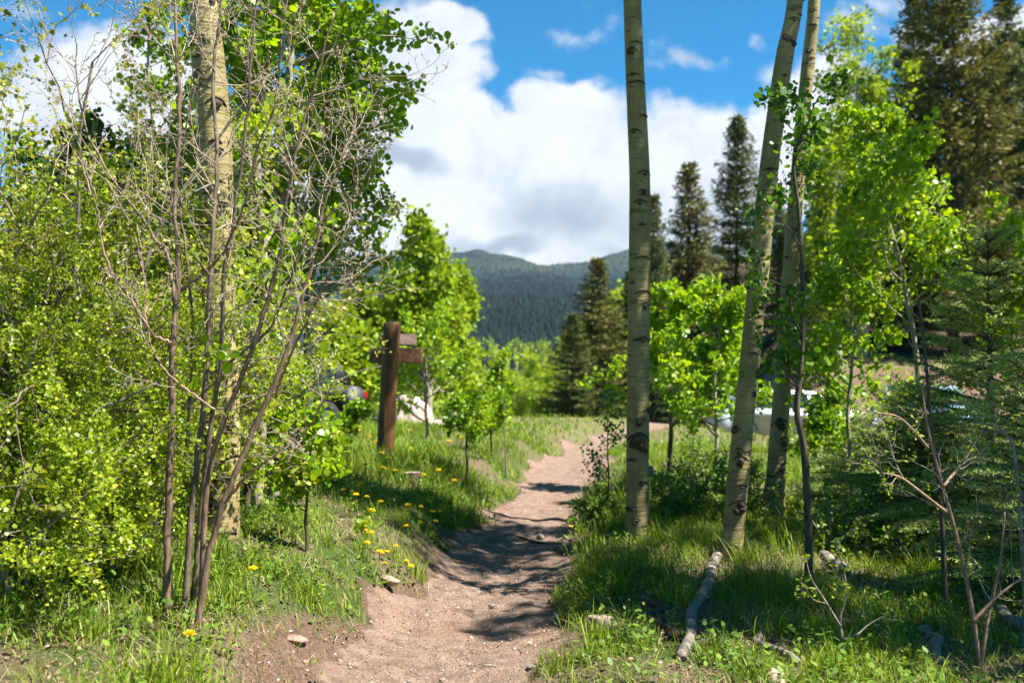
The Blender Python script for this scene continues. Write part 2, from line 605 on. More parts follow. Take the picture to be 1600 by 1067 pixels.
M['petal'] = leaf_mat("dandelion_petal", [(0, (.80, .56, .004)), (1, (.92, .74, .01))], .25, .5, .2, 20, (1, .9, .4))
M['stalk'] = leaf_mat("flower_stalk", [(0, (.12, .20, .04)), (1, (.24, .26, .09))], .2, .5, .3, 5)
M['post'] = bark_mat("stained_post_wood", (.06, .025, .008), (.21, .098, .034), 26, .06, .6)
M['board'] = bark_mat("sign_board_wood", (.18, .08, .04), (.42, .22, .125), 22, 1, .65)
M['board_grey'] = bark_mat("weathered_board_wood", (.14, .095, .075), (.32, .24, .20), 22, 1, .8)
M['pink_rock'] = plain_mat("pink_granite", (.42, .32, .27), .85, .3, 12, bstr=.6)
M['tan_rock'] = plain_mat("tan_stone", (.29, .215, .15), .85, .4, 14, bstr=.6)
M['red_rock'] = plain_mat('reddish_stone', (.26, .15, .11), .9, .4, 16, bstr=.6)
M['grey_rock'] = plain_mat("grey_stone", (.19, .17, .15), .85, .4, 14, bstr=.6)
M['white_paint'] = plain_mat("silver_car_paint", (.42, .44, .47), .3, .04, 5, .3, .5, 0)
M['black_paint'] = plain_mat("dark_car_paint", (.012, .013, .016), .5, .1, 5, .2, .5, 0)
M['blue_paint'] = plain_mat("pale_blue_car_paint", (.30, .47, .60), .25, .04, 5, .3, .5, 0)
M['glass'] = plain_mat("car_glass", (.02, .025, .03), .05, .1, 3, 0, .8, 0)
M['rubber'] = plain_mat("tyre_rubber", (.02, .02, .02), .8, .2, 20)
M['rim'] = plain_mat("wheel_rim", (.35, .35, .36), .3, .1, 10, .8)
M['tail'] = plain_mat("tail_lamp_red", (.62, .012, .008), .2, .1, 10, 0, .6, 0)
M['lamp'] = plain_mat("head_lamp_clear", (.75, .76, .78), .1, .05, 10, 0, .7, 0)
M['plastic'] = plain_mat("bumper_plastic", (.05, .045, .045), .6, .1, 10)


# ------------------------------------------------------------------ ground and trail (one sheet, split where the trail runs)
def axis(fine0, fine1, step, lo, hi, grow):
    a = list(np.arange(fine0, fine1, step))
    s = step
    while a[-1] < hi:
        s *= grow
        a.append(a[-1] + s)
    s = step
    pre = [a[0]]
    while pre[-1] > lo:
        s *= grow
        pre.append(pre[-1] - s)
    return np.array(pre[:0:-1] + a)


def trail_mask(x, y):
    xc, hw = trail(y)
    d = (np.abs(x - xc) - hw)
    d = d + (vnoise(x * 2.2, y * 1.6, 31) - .5) * .34 + (vnoise(x * 1.1, y * .55, 35) - .45) * .55 * sst(10, 16, y) + (vnoise(x * 7, y * 7, 33) - .5) * .12
    core = 1 - sst(-.06, .10, d)
    # bare soil on the bank left of the path, near the camera
    dl = xc - hw - x
    bw = np.interp(y, [3.4, 4.6, 6.2, 8], [.18, .34, .26, .12])
    bank = (1 - sst(bw - .2, bw + .15, dl + (vnoise(x * 2.5, y * 2.5, 41) - .5) * .5)) * (dl > -.2) * (1 - sst(9, 12, y)) * .66
    dr = x - xc - hw
    bankr = (1 - sst(-.05, .18, dr + (vnoise(x * 3, y * 3, 43) - .5) * .4)) * (dr > -.2) * .66 * (1 - sst(8, 12, y))
    left_spot = (1 - sst(.3, .75, np.hypot(x + 1.95, (y - 3.45) * .9))) * .5
    side = (1 - sst(.4, 1.0, np.abs(y - 15.6 + .12 * (x + 2.5)) + (vnoise(x * 2, y * 2, 47) - .5) * .5)) * sst(-.2, -1, x) * (1 - sst(-3.6, -5, x)) * .75
    # dusty lot and cut bank on the right where the cars stand
    lot = sst(26.5, 28, y - .05 * x) * (1 - sst(37.2, 38.6, y)) * sst(5.6, 7, x) * np.interp(y, [33, 35], [.95, .68])
    return np.clip(np.maximum.reduce([core, bank, bankr, left_spot, side * .9, lot]), 0, 1)


gx = axis(-3.2, 3.4, .045, -2200, 2200, 1.055)
gy = axis(2.0, 13.0, .05, -60, 640, 1.05)
GX, GY = np.meshgrid(gx, gy)
GZ = H(GX, GY)
fine_amp = np.clip(1 - np.abs(GX) / 6, 0, 1) * np.clip(1 - np.abs(GY - 7) / 9, 0, 1)
GZ = GZ + fine_amp * ((fbm(GX * 9, GY * 9, 71, 3) - .5) * .05 + (fbm(GX * 3.2, GY * 2.2, 75, 3) - .5) * .07)
MASK = trail_mask(GX, GY)
ny, nx = GX.shape
ii = (np.arange(ny - 1)[:, None] * nx + np.arange(nx - 1)[None]).ravel()
quads = np.stack([ii, ii + 1, ii + nx + 1, ii + nx], 1)
gv = np.stack([GX, GY, GZ], -1).reshape(-1, 3)
xcq, hwq = trail(GY)
core = (np.abs(GX - xcq) < hwq + .03).ravel() & (GY.ravel() < 34) & (GY.ravel() > 1)
is_tr = core[quads].all(1)
for nm, sel in (("ground", ~is_tr), ("dirt_trail", is_tr)):
    q = quads[sel]
    used, inv = np.unique(q, return_inverse=True)
    mb = MB()
    mb.add(gv[used], inv.reshape(-1, 4))
    tag(mb.build(nm, M['soil'], attrs={'dirt': MASK.ravel()[used]}), kind='structure')


# mountains: two forested ridges with meadow and sunlight painted pale along the top, and a lower foothill before them
def build_hills():
    us = np.concatenate([np.linspace(-2200, 300, 60), np.linspace(320, 1300, 150), np.linspace(1320, 4200, 60)])
    rp = [(-2200, 420), (-800, 380), (0, 375), (300, 365), (560, 402), (685, 397), (745, 391), (790, 396), (855, 417), (905, 409), (980, 391), (1050, 378), (1200, 395), (1600, 365), (2600, 400), (4200, 430)]
    ridge = np.interp(us, [a for a, _ in rp], [b for _, b in rp]) + (vnoise(us / 22, us * 0, 3) - .5) * 5
    ys = np.array([420, 520, 640, 760, 900, 1050, 1250, 1500, 1750, 2000, 2200, 2400, 2700, 3200])
    sadd = np.interp(us, [600, 855, 1000], [0, 6, 0])
    rows = []
    for Y in ys:
        base = np.interp(Y, [420, 520, 640, 760, 900, 1050, 1250, 1500, 1750, 2000], [600, 558, 528, 500, 472, 478, 468, 448, 432, 415])
        if Y <= 2000:
            py = base + (vnoise(us / 90, us * 0 + Y / 300, 8) - .5) * 12
            py = np.maximum(py, ridge + (2200 - Y) * .012)
        elif Y == 2200:
            py = ridge
        elif Y == 2400:
            py = ridge + 1 + sadd
        else:
            py = ridge + (Y - 2200) * .06
        rows.append(np.stack([(us - 800) / F * Y, us * 0 + Y, EYE + (HZ - py) / F * Y], -1))
    V = np.stack(rows)
    mead_sun = np.zeros(V.shape[:2])
    mead_sun[9:11] = .6  # crest made paler, as ground in sunlight
    mead_sun[8] = .2
    mead_sun[0:3] = .55
    # finer grid by linear subdivision along distance
    t = np.linspace(0, len(ys) - 1, 90)
    i = np.minimum(t.astype(int), len(ys) - 2)
    f = (t - i)[:, None, None]
    V2 = V[i] * (1 - f) + V[i + 1] * f
    me2 = mead_sun[i] * (1 - f[..., 0]) + mead_sun[i + 1] * f[..., 0]
    V2[..., 2] += (fbm(V2[..., 0] / 90, V2[..., 1] / 90, 21) - .5) * 16 * np.clip((V2[..., 1] - 500) / 600, 0, 1)
    n0, n1 = V2.shape[:2]
    a = (np.arange(n0 - 1)[:, None] * n1 + np.arange(n1 - 1)[None]).ravel()
    mb = MB()
    mb.add(V2, np.stack([a, a + 1, a + n1 + 1, a + n1], 1))
    tag(mb.build("hills", M['slope'], attrs={'meadow_sun': me2.ravel()}), kind='structure')
    # forest on the slopes
    r = np.random.default_rng(3)
    N = 24000
    fi = r.uniform(2, 69, N)
    fi = np.where((fi > 56) & (r.random(N) < .75), fi * .7, fi)
    k = r.integers(0, n1 - 1, N)
    pu = r.uniform(560, 1080, N)
    k = np.clip(np.searchsorted(us, pu), 1, n1 - 2)
    i0 = fi.astype(int)
    ff = (fi - i0)[:, None]
    fk = ((pu - us[k - 1]) / (us[k] - us[k - 1]))[:, None]
    A = V2[i0, k - 1] * (1 - fk) + V2[i0, k] * fk
    B = V2[i0 + 1, k - 1] * (1 - fk) + V2[i0 + 1, k] * fk
    C = A * (1 - ff) + B * ff
    C[:, 2] -= 1
    h = r.uniform(3, 8, N)
    w = h * r.uniform(.16, .3, N)
    th = np.arange(6) / 6 * 2 * math.pi
    ring = np.stack([np.cos(th), np.sin(th)], -1)[None] * (w[:, None] * r.uniform(.6, 1.2, (N, 6)))[..., None]
    Vt = np.zeros((N, 7, 3))
    Vt[:, :6, :2] = C[:, None, :2] + ring
    Vt[:, :6, 2] = C[:, None, 2] + r.uniform(0, 1.5, (N, 6))
    Vt[:, 6] = C
    Vt[:, 6, 2] += h
    base = np.arange(N)[:, None] * 7
    tri = np.concatenate([np.stack([base[:, 0] + j, base[:, 0] + (j + 1) % 6, base[:, 0] + 6], 1) for j in range(6)])
    mb = MB()
    mb.add(Vt, tri)
    tag(mb.build("mountain_forest", M['far_leaf'], smooth=False), kind='stuff')


build_hills()


# ------------------------------------------------------------------ growing plants
def grow(r, p, d, L, rad, lvl, maxl, out, tips, o):
    n = o['seg'][min(lvl, len(o['seg']) - 1)]
    step = L / n
    pts = [np.array(p, float)]
    d = nrm(d)
    for i in range(n):
        d = nrm(d + r.normal(size=3) * o['wander'] + np.array([0, 0, o['up'][min(lvl, len(o['up']) - 1)]]))
        pts.append(pts[-1] + d * step)
        t = (i + 1) / n
        if lvl < maxl and t > o['bare'][min(lvl, len(o['bare']) - 1)] and r.random() < o['prob'][min(lvl, len(o['prob']) - 1)]:
            for _ in range(o.get('multi', 1)):
                side = nrm(np.cross(d, r.normal(size=3)))
                ang = math.radians(r.uniform(*o['ang']))
                nd = d * math.cos(ang) + side * math.sin(ang)
                grow(r, pts[-1], nd, L * r.uniform(*o['ratio']) * (1.15 - .5 * t), max(rad * (1 - t * .6) * o['thin'], o['rmin']), lvl + 1, maxl, out, tips, o)
    pts = np.array(pts)
    out.append((lvl, pts, np.linspace(rad, max(rad * .35, o['rmin'] * .7), len(pts))))
    if lvl >= o['leaf_from']:
        for i in range(1, len(pts)):
            tips.append((pts[i], pts[i] - pts[i - 1], i == len(pts) - 1))


def tubes(mb, out, kk=(8, 6, 4, 3, 3)):
    for lvl, pts, rad in out:
        tube(mb, pts, rad, kk[min(lvl, 4)], cap=False)


def leafy(r, mb, tips, per, size, outline, spread=.5, up=.4, bend=.3, jitter=.02, droop=0):
    C, N, T = [], [], []
    for p, d, end in tips:
        m = r.poisson(per * (1.8 if end else 1))
        for _ in range(m):
            t = nrm(nrm(d) + r.normal(size=3) * spread + np.array([0, 0, -droop]))
            C.append(p + r.normal(size=3) * jitter)
            T.append(t)
            N.append(r.normal(size=3) * .8 + np.array([0, 0, up]))
    if not C:
        return 0
    C = np.array(C)
    blades(mb, C, np.array(N), np.array(T), r.uniform(size * .5, size * 1.3, len(C)), outline, bend)
    return len(C)


def scars(mb, path, rad, r, n, mi, k=10, side=None):
    """raised dark branch scars: brow ridges and eyes on the trunk"""
    for _ in range(n):
        i = r.integers(2, len(path) - 2)
        p, R = path[i], rad[i]
        a = r.uniform(-2.6, -.5) if side is None else side
        dirn = np.array([math.cos(a), math.sin(a), 0])
        tang = np.array([-math.sin(a), math.cos(a), 0])
        w = r.uniform(.25, .9) * R
        h = w * r.uniform(.35, .9)
        m = 8
        tt = np.linspace(-1, 1, m)
        brow = np.array([p + dirn * (R * math.sqrt(max(0, 1 - (x * w / R) ** 2)) * 1.01) + tang * x * w + np.array([0, 0, h * .55 * (1 - x * x) ** 1.0]) for x in tt])
        tube(mb, brow, R * .095 * (1 - .8 * tt ** 2) + .001, 5, mi)
        if r.random() < .7:
            eye = np.array([p + dirn * (R * 1.0) + np.array([0, 0, z]) for z in np.linspace(-.3 * h, .25 * h, 4)])
            tube(mb, eye, np.array([.1, .9, .9, .1]) * min(w * .35, R * .25), 7, mi)


def aspen_tree(label, ctrl, Y, depth=None, grp='mature aspens beside the trail', top=11.5, crown_n=5, seed=1, lean=(0, 0), nscar=30, crown_R=1.5, zc=5.3, knots=()):
    """ctrl: (px, py, width px) up the trunk, continued beyond the frame to the crown"""
    r = np.random.default_rng(seed)
    pts = [P(a, b, Y) for a, b, w in ctrl]
    rad = [w / F * Y / 2 for a, b, w in ctrl]
    d = nrm(pts[-1] - pts[-2])
    last = pts[-1]
    while last[2] < top:
        d = nrm(d + np.array([lean[0], lean[1], .25]))
        last = last + d * 1.2
        pts.append(last)
        rad.append(max(rad[-1] * .83, .015))
    g0 = float(H(pts[0][0], pts[0][1]))
    b = pts[0].copy()
    b[2] = g0
    pts = [np.array([b[0], b[1], g0 - .12])] + ([np.array([b[0], b[1], g0 + .03])] if b[2] < pts[0][2] - .08 else []) + pts[(1 if abs(pts[0][2] - g0) < .1 else 0):]
    rad = [rad[0] * 1.28] + ([rad[0] * 1.15] if len(pts) > len(rad) else []) + rad[len(rad) - (len(pts) - 1):] if False else list(np.interp([p[2] for p in pts], [P(a, c, Y)[2] for a, c, w in ctrl] + [q[2] for q in pts[-(len(rad) - len(ctrl)):]], rad))
    rad[0] *= 1.3
    path, rr = polyline(pts, rad, 150)
    kk = 18
    ell = 1 + (np.array([fbm(np.cos(np.arange(kk) / kk * 6.283) * 1.4 + 9 + seed, np.full(kk, i * .11) + np.sin(np.arange(kk) / kk * 6.283) * 1.4, 5, 3) for i in range(150)]) - .5) * .17
    root = thing('aspen_tree', label, 'tree', b, grp)
    mb = MB()
    tube(mb, path, rr, kk, ell=ell)
    vis = path[:, 2] < 5.4
    scars(mb, path[vis], rr[vis], r, nscar, 1)
    for kx, ky, kw in knots:                 # old branch knots on the side towards the trail
        i = int(np.argmin(np.abs(path[:, 2] - P(kx, ky, Y)[2])))
        off = np.clip((P(kx, ky, Y)[0] - path[i, 0]) / rr[i], -.85, .85)
        dv = np.array([off, -math.sqrt(1 - off * off), 0])
        c = path[i] + dv * rr[i] * .97
        w = kw / F * Y / 2
        for q in range(3):
            cc = c + np.array([r.normal() * w * .35, 0, r.normal() * w * .4])
            tube(mb, [cc - [0, 0, w * .8], cc - [0, 0, w * .5], cc, cc + [0, 0, w * .45], cc + [0, 0, w * .8]], np.array([.1, .7, .85, .6, .08]) * w, 8, 1, ell=1 + r.normal(size=(5, 8)) * .22)
        tt = np.linspace(-1, 1, 9)
        tg = np.array([-dv[1], dv[0], 0])
        brow = np.array([path[i] + (dv * math.sqrt(max(.05, 1 - (x * w * 1.9 / rr[i]) ** 2 if abs(x * w * 1.9 / rr[i]) < 1 else .05)) * rr[i] + tg * np.clip(x * w * 1.9, -rr[i], rr[i])) * 1.01 + [0, 0, w * (1.5 - 1.3 * x * x)] for x in tt])
        tube(mb, brow, w * .2 * (1 - .7 * tt ** 2) + .001, 5, 1)
    mb.build('trunk', [M['aspen'], M['scar']], root, b)
    out, tips = [], []
    o = dict(seg=[7, 5, 4], wander=.14, up=[.06, .03, 0], bare=[.25, .1], prob=[.85, .8], ang=(30, 65), ratio=(.35, .6), thin=.6, rmin=.004, leaf_from=1)
    for i in range(int(crown_n * 6)):
        j = r.integers(np.searchsorted(path[:, 2], zc), len(path) - 2)
        a = r.uniform(0, 6.283)
        t = (path[j, 2] - zc) / (top - zc)
        grow(r, path[j], [math.cos(a), math.sin(a), .5], crown_R * (1 - .55 * t) * r.uniform(.7, 1.2), rr[j] * .4, 0, 2, out, tips, o)
    mb = MB()
    tubes(mb, out, (5, 4, 3, 3))
    mb.build('branches', M['pale_bark'], root, b)
    mb = MB()
    leafy(r, mb, tips, 2.4, .07, DIA * [1, 1.5], .6, .2, 0, .05)
    mb.build('crown', M['aspen_leaf'], root, b)
    return root


# four mature aspens: the tops of three leave the frame, their crowns shade the trail
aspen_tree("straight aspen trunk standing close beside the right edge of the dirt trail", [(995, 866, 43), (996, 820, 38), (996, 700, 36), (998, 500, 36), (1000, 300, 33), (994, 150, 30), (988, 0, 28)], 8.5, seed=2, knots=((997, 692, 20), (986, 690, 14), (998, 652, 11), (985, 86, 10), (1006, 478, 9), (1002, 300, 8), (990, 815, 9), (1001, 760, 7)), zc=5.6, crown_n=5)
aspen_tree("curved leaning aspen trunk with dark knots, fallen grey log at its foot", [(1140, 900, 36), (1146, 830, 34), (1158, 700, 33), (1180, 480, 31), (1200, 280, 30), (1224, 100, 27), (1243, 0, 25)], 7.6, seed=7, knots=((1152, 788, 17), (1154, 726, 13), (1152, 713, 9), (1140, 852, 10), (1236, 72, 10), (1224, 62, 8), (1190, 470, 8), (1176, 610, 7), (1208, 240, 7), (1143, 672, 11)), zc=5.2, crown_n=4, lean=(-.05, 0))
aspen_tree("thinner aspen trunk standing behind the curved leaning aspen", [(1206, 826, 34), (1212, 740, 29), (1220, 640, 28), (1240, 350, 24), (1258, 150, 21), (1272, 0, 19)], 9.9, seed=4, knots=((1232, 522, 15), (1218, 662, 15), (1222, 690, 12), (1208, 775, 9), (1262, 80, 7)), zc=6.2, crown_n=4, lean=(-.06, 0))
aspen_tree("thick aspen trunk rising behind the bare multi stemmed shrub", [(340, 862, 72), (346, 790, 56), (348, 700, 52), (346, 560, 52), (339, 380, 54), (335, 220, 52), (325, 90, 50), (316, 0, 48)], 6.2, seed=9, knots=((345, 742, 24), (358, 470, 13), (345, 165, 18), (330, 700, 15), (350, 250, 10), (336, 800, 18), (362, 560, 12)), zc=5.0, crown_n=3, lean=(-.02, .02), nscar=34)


# ---- the bare many-stemmed shrub in the left foreground
def bare_shrub():
    r = np.random.default_rng(21)
    root_p = on_ground(290, 4.75)
    root = thing('bare_shrub', 'bare multi stemmed shrub with brown stems and budding twigs in left foreground', 'shrub', root_p)
    Y0 = 4.75
    stems = [  # (px, py) traced up each stem, depth offset, width px at base and tip, bark
        ([(260, 905), (263, 800), (268, 660), (271, 520), (278, 440), (277, 370), (272, 320), (281, 190), (277, 80), (272, -40)], -.05, 20, 7, 'shrub_bark'),
        ([(272, 470), (262, 400), (243, 375), (225, 345), (180, 285), (140, 215), (122, 140), (118, 60)], -.12, 9, 3, 'shrub_bark'),
        ([(268, 535), (240, 522), (205, 470), (176, 430), (158, 375), (150, 310), (128, 250)], -.2, 7, 2.5, 'twig'),
        ([(287, 905), (300, 790), (315, 660), (323, 560), (329, 430), (335, 320), (339, 240), (333, 130), (345, 10), (350, -60)], .05, 18, 6, 'stem_grey'),
        ([(300, 900), (318, 760), (334, 640), (346, 560), (349, 440), (364, 350), (384, 200), (392, 90), (404, -30)], .12, 15, 5, 'stem_grey'),
        ([(312, 885), (326, 740), (366, 620), (412, 490), (438, 390), (447, 320), (470, 210), (498, 110), (520, 20)], 0, 15, 4, 'shrub_bark'),
        ([(306, 948), (326, 865), (352, 780), (394, 675), (436, 580), (462, 505), (482, 430), (497, 370), (507, 320), (540, 235)], -.22, 17, 4, 'shrub_bark'),
        ([(352, 785), (385, 745), (424, 715), (470, 682), (498, 640), (520, 596)], -.3, 7, 2.5, 'twig'),
        ([(330, 585), (365, 560), (420, 515), (452, 440), (478, 380), (530, 320), (560, 280)], .1, 8, 3, 'stem_grey'),
        ([(282, 455), (320, 425), (350, 390), (378, 330), (400, 240), (430, 160), (440, 60)], -.08, 8, 3, 'shrub_bark'),
        ([(292, 700), (300, 560), (296, 430), (283, 330), (290, 200), (315, 90), (300, -20)], .18, 9, 3, 'stem_grey'),
        ([(335, 640), (280, 600), (245, 560), (228, 500), (225, 430), (215, 350)], -.25, 6, 2.5, 'twig'),
        ([(430, 620), (452, 560), (490, 480), (520, 420), (552, 370)], -.3, 7, 2.5, 'twig'),
    ]
    o = dict(seg=[7, 5, 4, 3], wander=.20, up=[.10, .10, .08, .05], bare=[.12, .15, .2], prob=[.6, .42, .3], ang=(28, 62), ratio=(.38, .65), thin=.62, rmin=.0014, leaf_from=1)
    for (px, dy, w0, w1, bk) in stems:
        n = len(px)
        Ys = Y0 + dy + np.linspace(0, 1, n) * r.uniform(-.35, .35) + (dy * .6) * np.linspace(0, 1, n)
        pts = [P(a, b, y) for (a, b), y in zip(px, Ys)]
        if px[0][1] > 850:
            pts[0][2] = float(H(pts[0][0], pts[0][1])) - .03
        rads = (np.linspace(1, 0, n) * (w0 - w1) + w1) * .64
        path, rr = polyline(pts, rads / F * Y0 / 2, 46)
        rr = rr * (1 + (r.random(46) < .18) * r.uniform(.05, .22, 46))
        path = path + r.normal(size=path.shape) * .0025
        mb = MB()
        tube(mb, path, rr, 9)
        st = mb.build('stem', M[bk], root, root_p)
        out, tips = [], []
        z0 = 1.35 if px[0][1] > 850 else .0
        dens = 12 if len(px) > 7 else 5
        idx = [j for j in range(4, 46) if path[j, 2] > z0 + root_p[2] * .5]
        for _ in range(dens):
            j = idx[int(len(idx) * r.random() ** .8)] if idx else 40
            d = nrm(path[min(j + 1, 45)] - path[j - 1])
            side = nrm(np.cross(d, r.normal(size=3)))
            ang = math.radians(r.uniform(30, 65))
            nd = d * math.cos(ang) + side * math.sin(ang) * [1, .75, 1]
            grow(r, path[j], nd, r.uniform(.28, .75) * (1 if len(px) > 7 else .55), min(max(rr[j] * .36, .0026), .0055), 0, 3, out, tips, o)
        mt = MB()
        tubes(mt, out, (5, 4, 3, 3))
        mbud = mt
        for p, d, end in tips:
            if end and r.random() < .75 or r.random() < .18:
                d = nrm(d + r.normal(size=3) * .4)
                L = r.uniform(.008, .02)
                tube(mbud, [p, p + d * L * .5, p + d * L], [.0012, .0032, .0006], 4, 1)
        mt.build('twigs', [M['pink_twig'], M['bud']], st, root_p)
    # a few opening round leaves low on the stems
    ml = MB()
    tips = [(P(a, b, 4.6), rdir(1, r)[0], False) for a, b in ((330, 545), (305, 560), (352, 590), (360, 560), (318, 620), (350, 635), (300, 600), (520, 525), (510, 540), (500, 550))]
    leafy(r, ml, tips, 1.6, .05, ROUND, .8, .3, .3, .03)
    ml.build('leaves', M['aspen_leaf_bright'], root, root_p)


bare_shrub()


def leafy_tree(name, label, base, h, nb, R, leafm, barkm, seed, leafsize=.045, per=2.6, trunk_r=.04, lean=(0, 0), bare=.15, outline=ROUND, cat='tree', grp=None, path_px=None, levels=2, up=(.10, .04, 0), leaf_bend=.25, jit=.04, shape=.7, brk=None):
    """broadleaf tree or sapling: tapered trunk, limbs, twigs, and a crown of separate leaves"""
    r = np.random.default_rng(seed)
    base = np.asarray(base, float)
    if path_px is not None:
        pts = [P(a, b, base[1]) for a, b in path_px]
        pts[0] = base - np.array([0, 0, .04])
    else:
        n = 7
        pts = [base - np.array([0, 0, .05])]
        for i in range(n):
            pts.append(pts[-1] + np.array([lean[0] + r.normal() * .05, lean[1] + r.normal() * .05, 1]) * h / n)
    path, rr = polyline(pts, np.linspace(trunk_r, trunk_r * .16, len(pts)), 40)
    root = thing(name, label, cat, base, grp)
    mb = MB()
    tube(mb, path, rr, 9)
    tr = mb.build('trunk', M[barkm], root, base)
    out, tips = [], []
    o = dict(seg=[6, 5, 3], wander=.16, up=list(up), bare=[.2, .1], prob=[.85, .75], ang=(28, 62), ratio=(.34, .6), thin=.55, rmin=.0022, leaf_from=1 if levels > 1 else 0)
    for i in range(nb):
        t = bare + (1 - bare) * (i + r.random()) / nb
        j = min(int(t * 39), 38)
        a = r.uniform(0, 6.283)
        L = R * (1 - shape * ((t - bare) / (1 - bare)) ** 1.4) * r.uniform(.6, 1.15)
        grow(r, path[j], [math.cos(a), math.sin(a), .45], L, rr[j] * .5, 0, levels, out, tips, o)
    tips += [(path[j], path[j] - path[j - 1], True) for j in range(34, 40)]
    mb = MB()
    tubes(mb, out, (5, 4, 3))
    mb.build('branches', M[brk or barkm], root, base)
    mb = MB()
    n = leafy(r, mb, tips, per, leafsize, outline, .7, .25, leaf_bend, jit, .15)
    mb.build('crown', M[leafm], root, base)
    return root


# left: young aspens in full leaf behind the bare shrub
LT = 'leafy young aspens left of the trail'
leafy_tree('young_aspen', 'tall leafy aspen whose branch tips reach furthest right against the cloud', on_ground(425, 8.0), 6.6, 62, 1.02, 'aspen_leaf_bright', 'pale_bark', 31, .054, 2.7, .06, (.02, 0), .28, grp=LT)
leafy_tree('young_aspen', 'leafy aspen directly right of the thick trunk behind the bare shrub', on_ground(400, 7.4), 6.4, 50, 1.1, 'aspen_leaf_bright', 'pale_bark', 32, .052, 2.8, .045, (0, 0), .12, grp=LT)
leafy_tree('young_aspen', 'leafy aspen with lower crown hanging over the sign boards', on_ground(490, 9.2), 5.0, 54, 1.05, 'aspen_leaf_bright', 'pale_bark', 36, .053, 2.7, .05, (.0, 0), .34, grp=LT)
leafy_tree('young_aspen', 'sparse leafy aspen left of the thick trunk, its top against the cloud', on_ground(262, 10.5), 4.9, 26, 1.0, 'aspen_leaf', 'pale_bark', 37, .052, 1.3, .05, (-.03, 0), .4, grp=LT)
leafy_tree('young_aspen', 'low leafy aspen sapling left of the parked dark car', on_ground(385, 7.6), 2.4, 26, .55, 'aspen_leaf_bright', 'dark_bark', 33, .05, 2.6, .03, (.03, 0), .08, grp=LT)
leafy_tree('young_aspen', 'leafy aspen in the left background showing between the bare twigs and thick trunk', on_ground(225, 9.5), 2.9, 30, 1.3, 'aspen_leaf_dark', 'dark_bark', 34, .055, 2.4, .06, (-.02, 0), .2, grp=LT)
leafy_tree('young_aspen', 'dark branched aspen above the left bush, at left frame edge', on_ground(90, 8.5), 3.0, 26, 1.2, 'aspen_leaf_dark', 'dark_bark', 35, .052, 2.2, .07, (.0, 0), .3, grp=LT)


# left: thicket of small-leaved bushes
def bush(label, base, h, R, seed, leafm='bush_leaf', nstem=11, per=3.6, size=.021, grp='small leaved bushes of the left thicket', deadtwig=True, name='leafy_bush', outline=LOBED, prob=.8, levels=3, lean=(0, 0), barkm='grey_twig'):
    r = np.random.default_rng(seed)
    base = np.asarray(base, float)
    root = thing(name, label, 'bush', base, grp)
    o = dict(seg=[7, 5, 4, 3], wander=.2, up=[.05, .02, .02, 0], bare=[.18, .1, .1], prob=[prob + .1, prob, prob * .85], ang=(25, 75), ratio=(.36, .62), thin=.6, rmin=.0014, leaf_from=1)
    allt = []
    ms = MB()
    for i in range(nstem):
        a = i / nstem * 6.283 + r.normal() * .3
        q = r.uniform(.15, 1) ** .6
        d = np.array([math.cos(a) * q * R / h * 1.1 + lean[0], math.sin(a) * q * R / h * 1.1 + lean[1], 1])
        b = base + np.array([math.cos(a), math.sin(a), 0]) * r.uniform(.02, .3) * R
        b[2] = float(H(b[0], b[1])) - .03
        out = []
        grow(r, b, d, h * r.uniform(.75, 1.15) * math.sqrt(1 + (q * R / h * .7) ** 2), .009 + .004 * h, 0, levels, out, allt, o)
        tubes(ms, out, (5, 4, 3, 3))
    ms.build('stems', M[barkm], root, base)
    ml = MB()
    leafy(r, ml, allt, per, size, outline, .9, .6, .25, .018)
    ml.build('foliage', M[leafm], root, base)
    return root


bush('dense bright green bush filling the left edge at mid height', on_ground(30, 5.3), 1.5, .72, 41, nstem=20, per=5.2, size=.0185)
bush('rounded bright green bush beside the leftmost bare stems', on_ground(160, 5.75), 1.5, .62, 42, nstem=17, per=5.2, size=.0185)
bush('low green bush at the lower left frame edge over dry leaves', on_ground(-10, 4.5), .8, .42, 43, nstem=15, per=5.2, size=.0185)
bush('small bush with dead brown twigs low between the left thicket and the grass', on_ground(140, 5.0), .62, .42, 44, nstem=14, per=2.8)
bush('tall olive tinted bush reaching the sky at the upper left edge', on_ground(40, 5.6), 2.75, .5, 45, 'olive_leaf', nstem=9, per=2.6, size=.03, outline=LOBED)
bush('tall sparse olive bush with bare grey twigs, behind the left thicket', on_ground(130, 6.0), 2.2, .9, 46, 'olive_leaf', nstem=10, per=1.8, size=.028)
bush('bright bush between the thick aspen trunk and the left thicket', on_ground(245, 6.8), 1.8, .7, 47, nstem=14, per=3.4, size=.026)
bush('bright green bush in the second row of the left thicket', on_ground(120, 6.2), 1.85, .9, 48, nstem=17, per=3.6, size=.025)
bush('bright bush at the left frame edge, second row of the thicket', on_ground(0, 5.9), 1.75, .8, 49, nstem=15, per=3.6, size=.025)


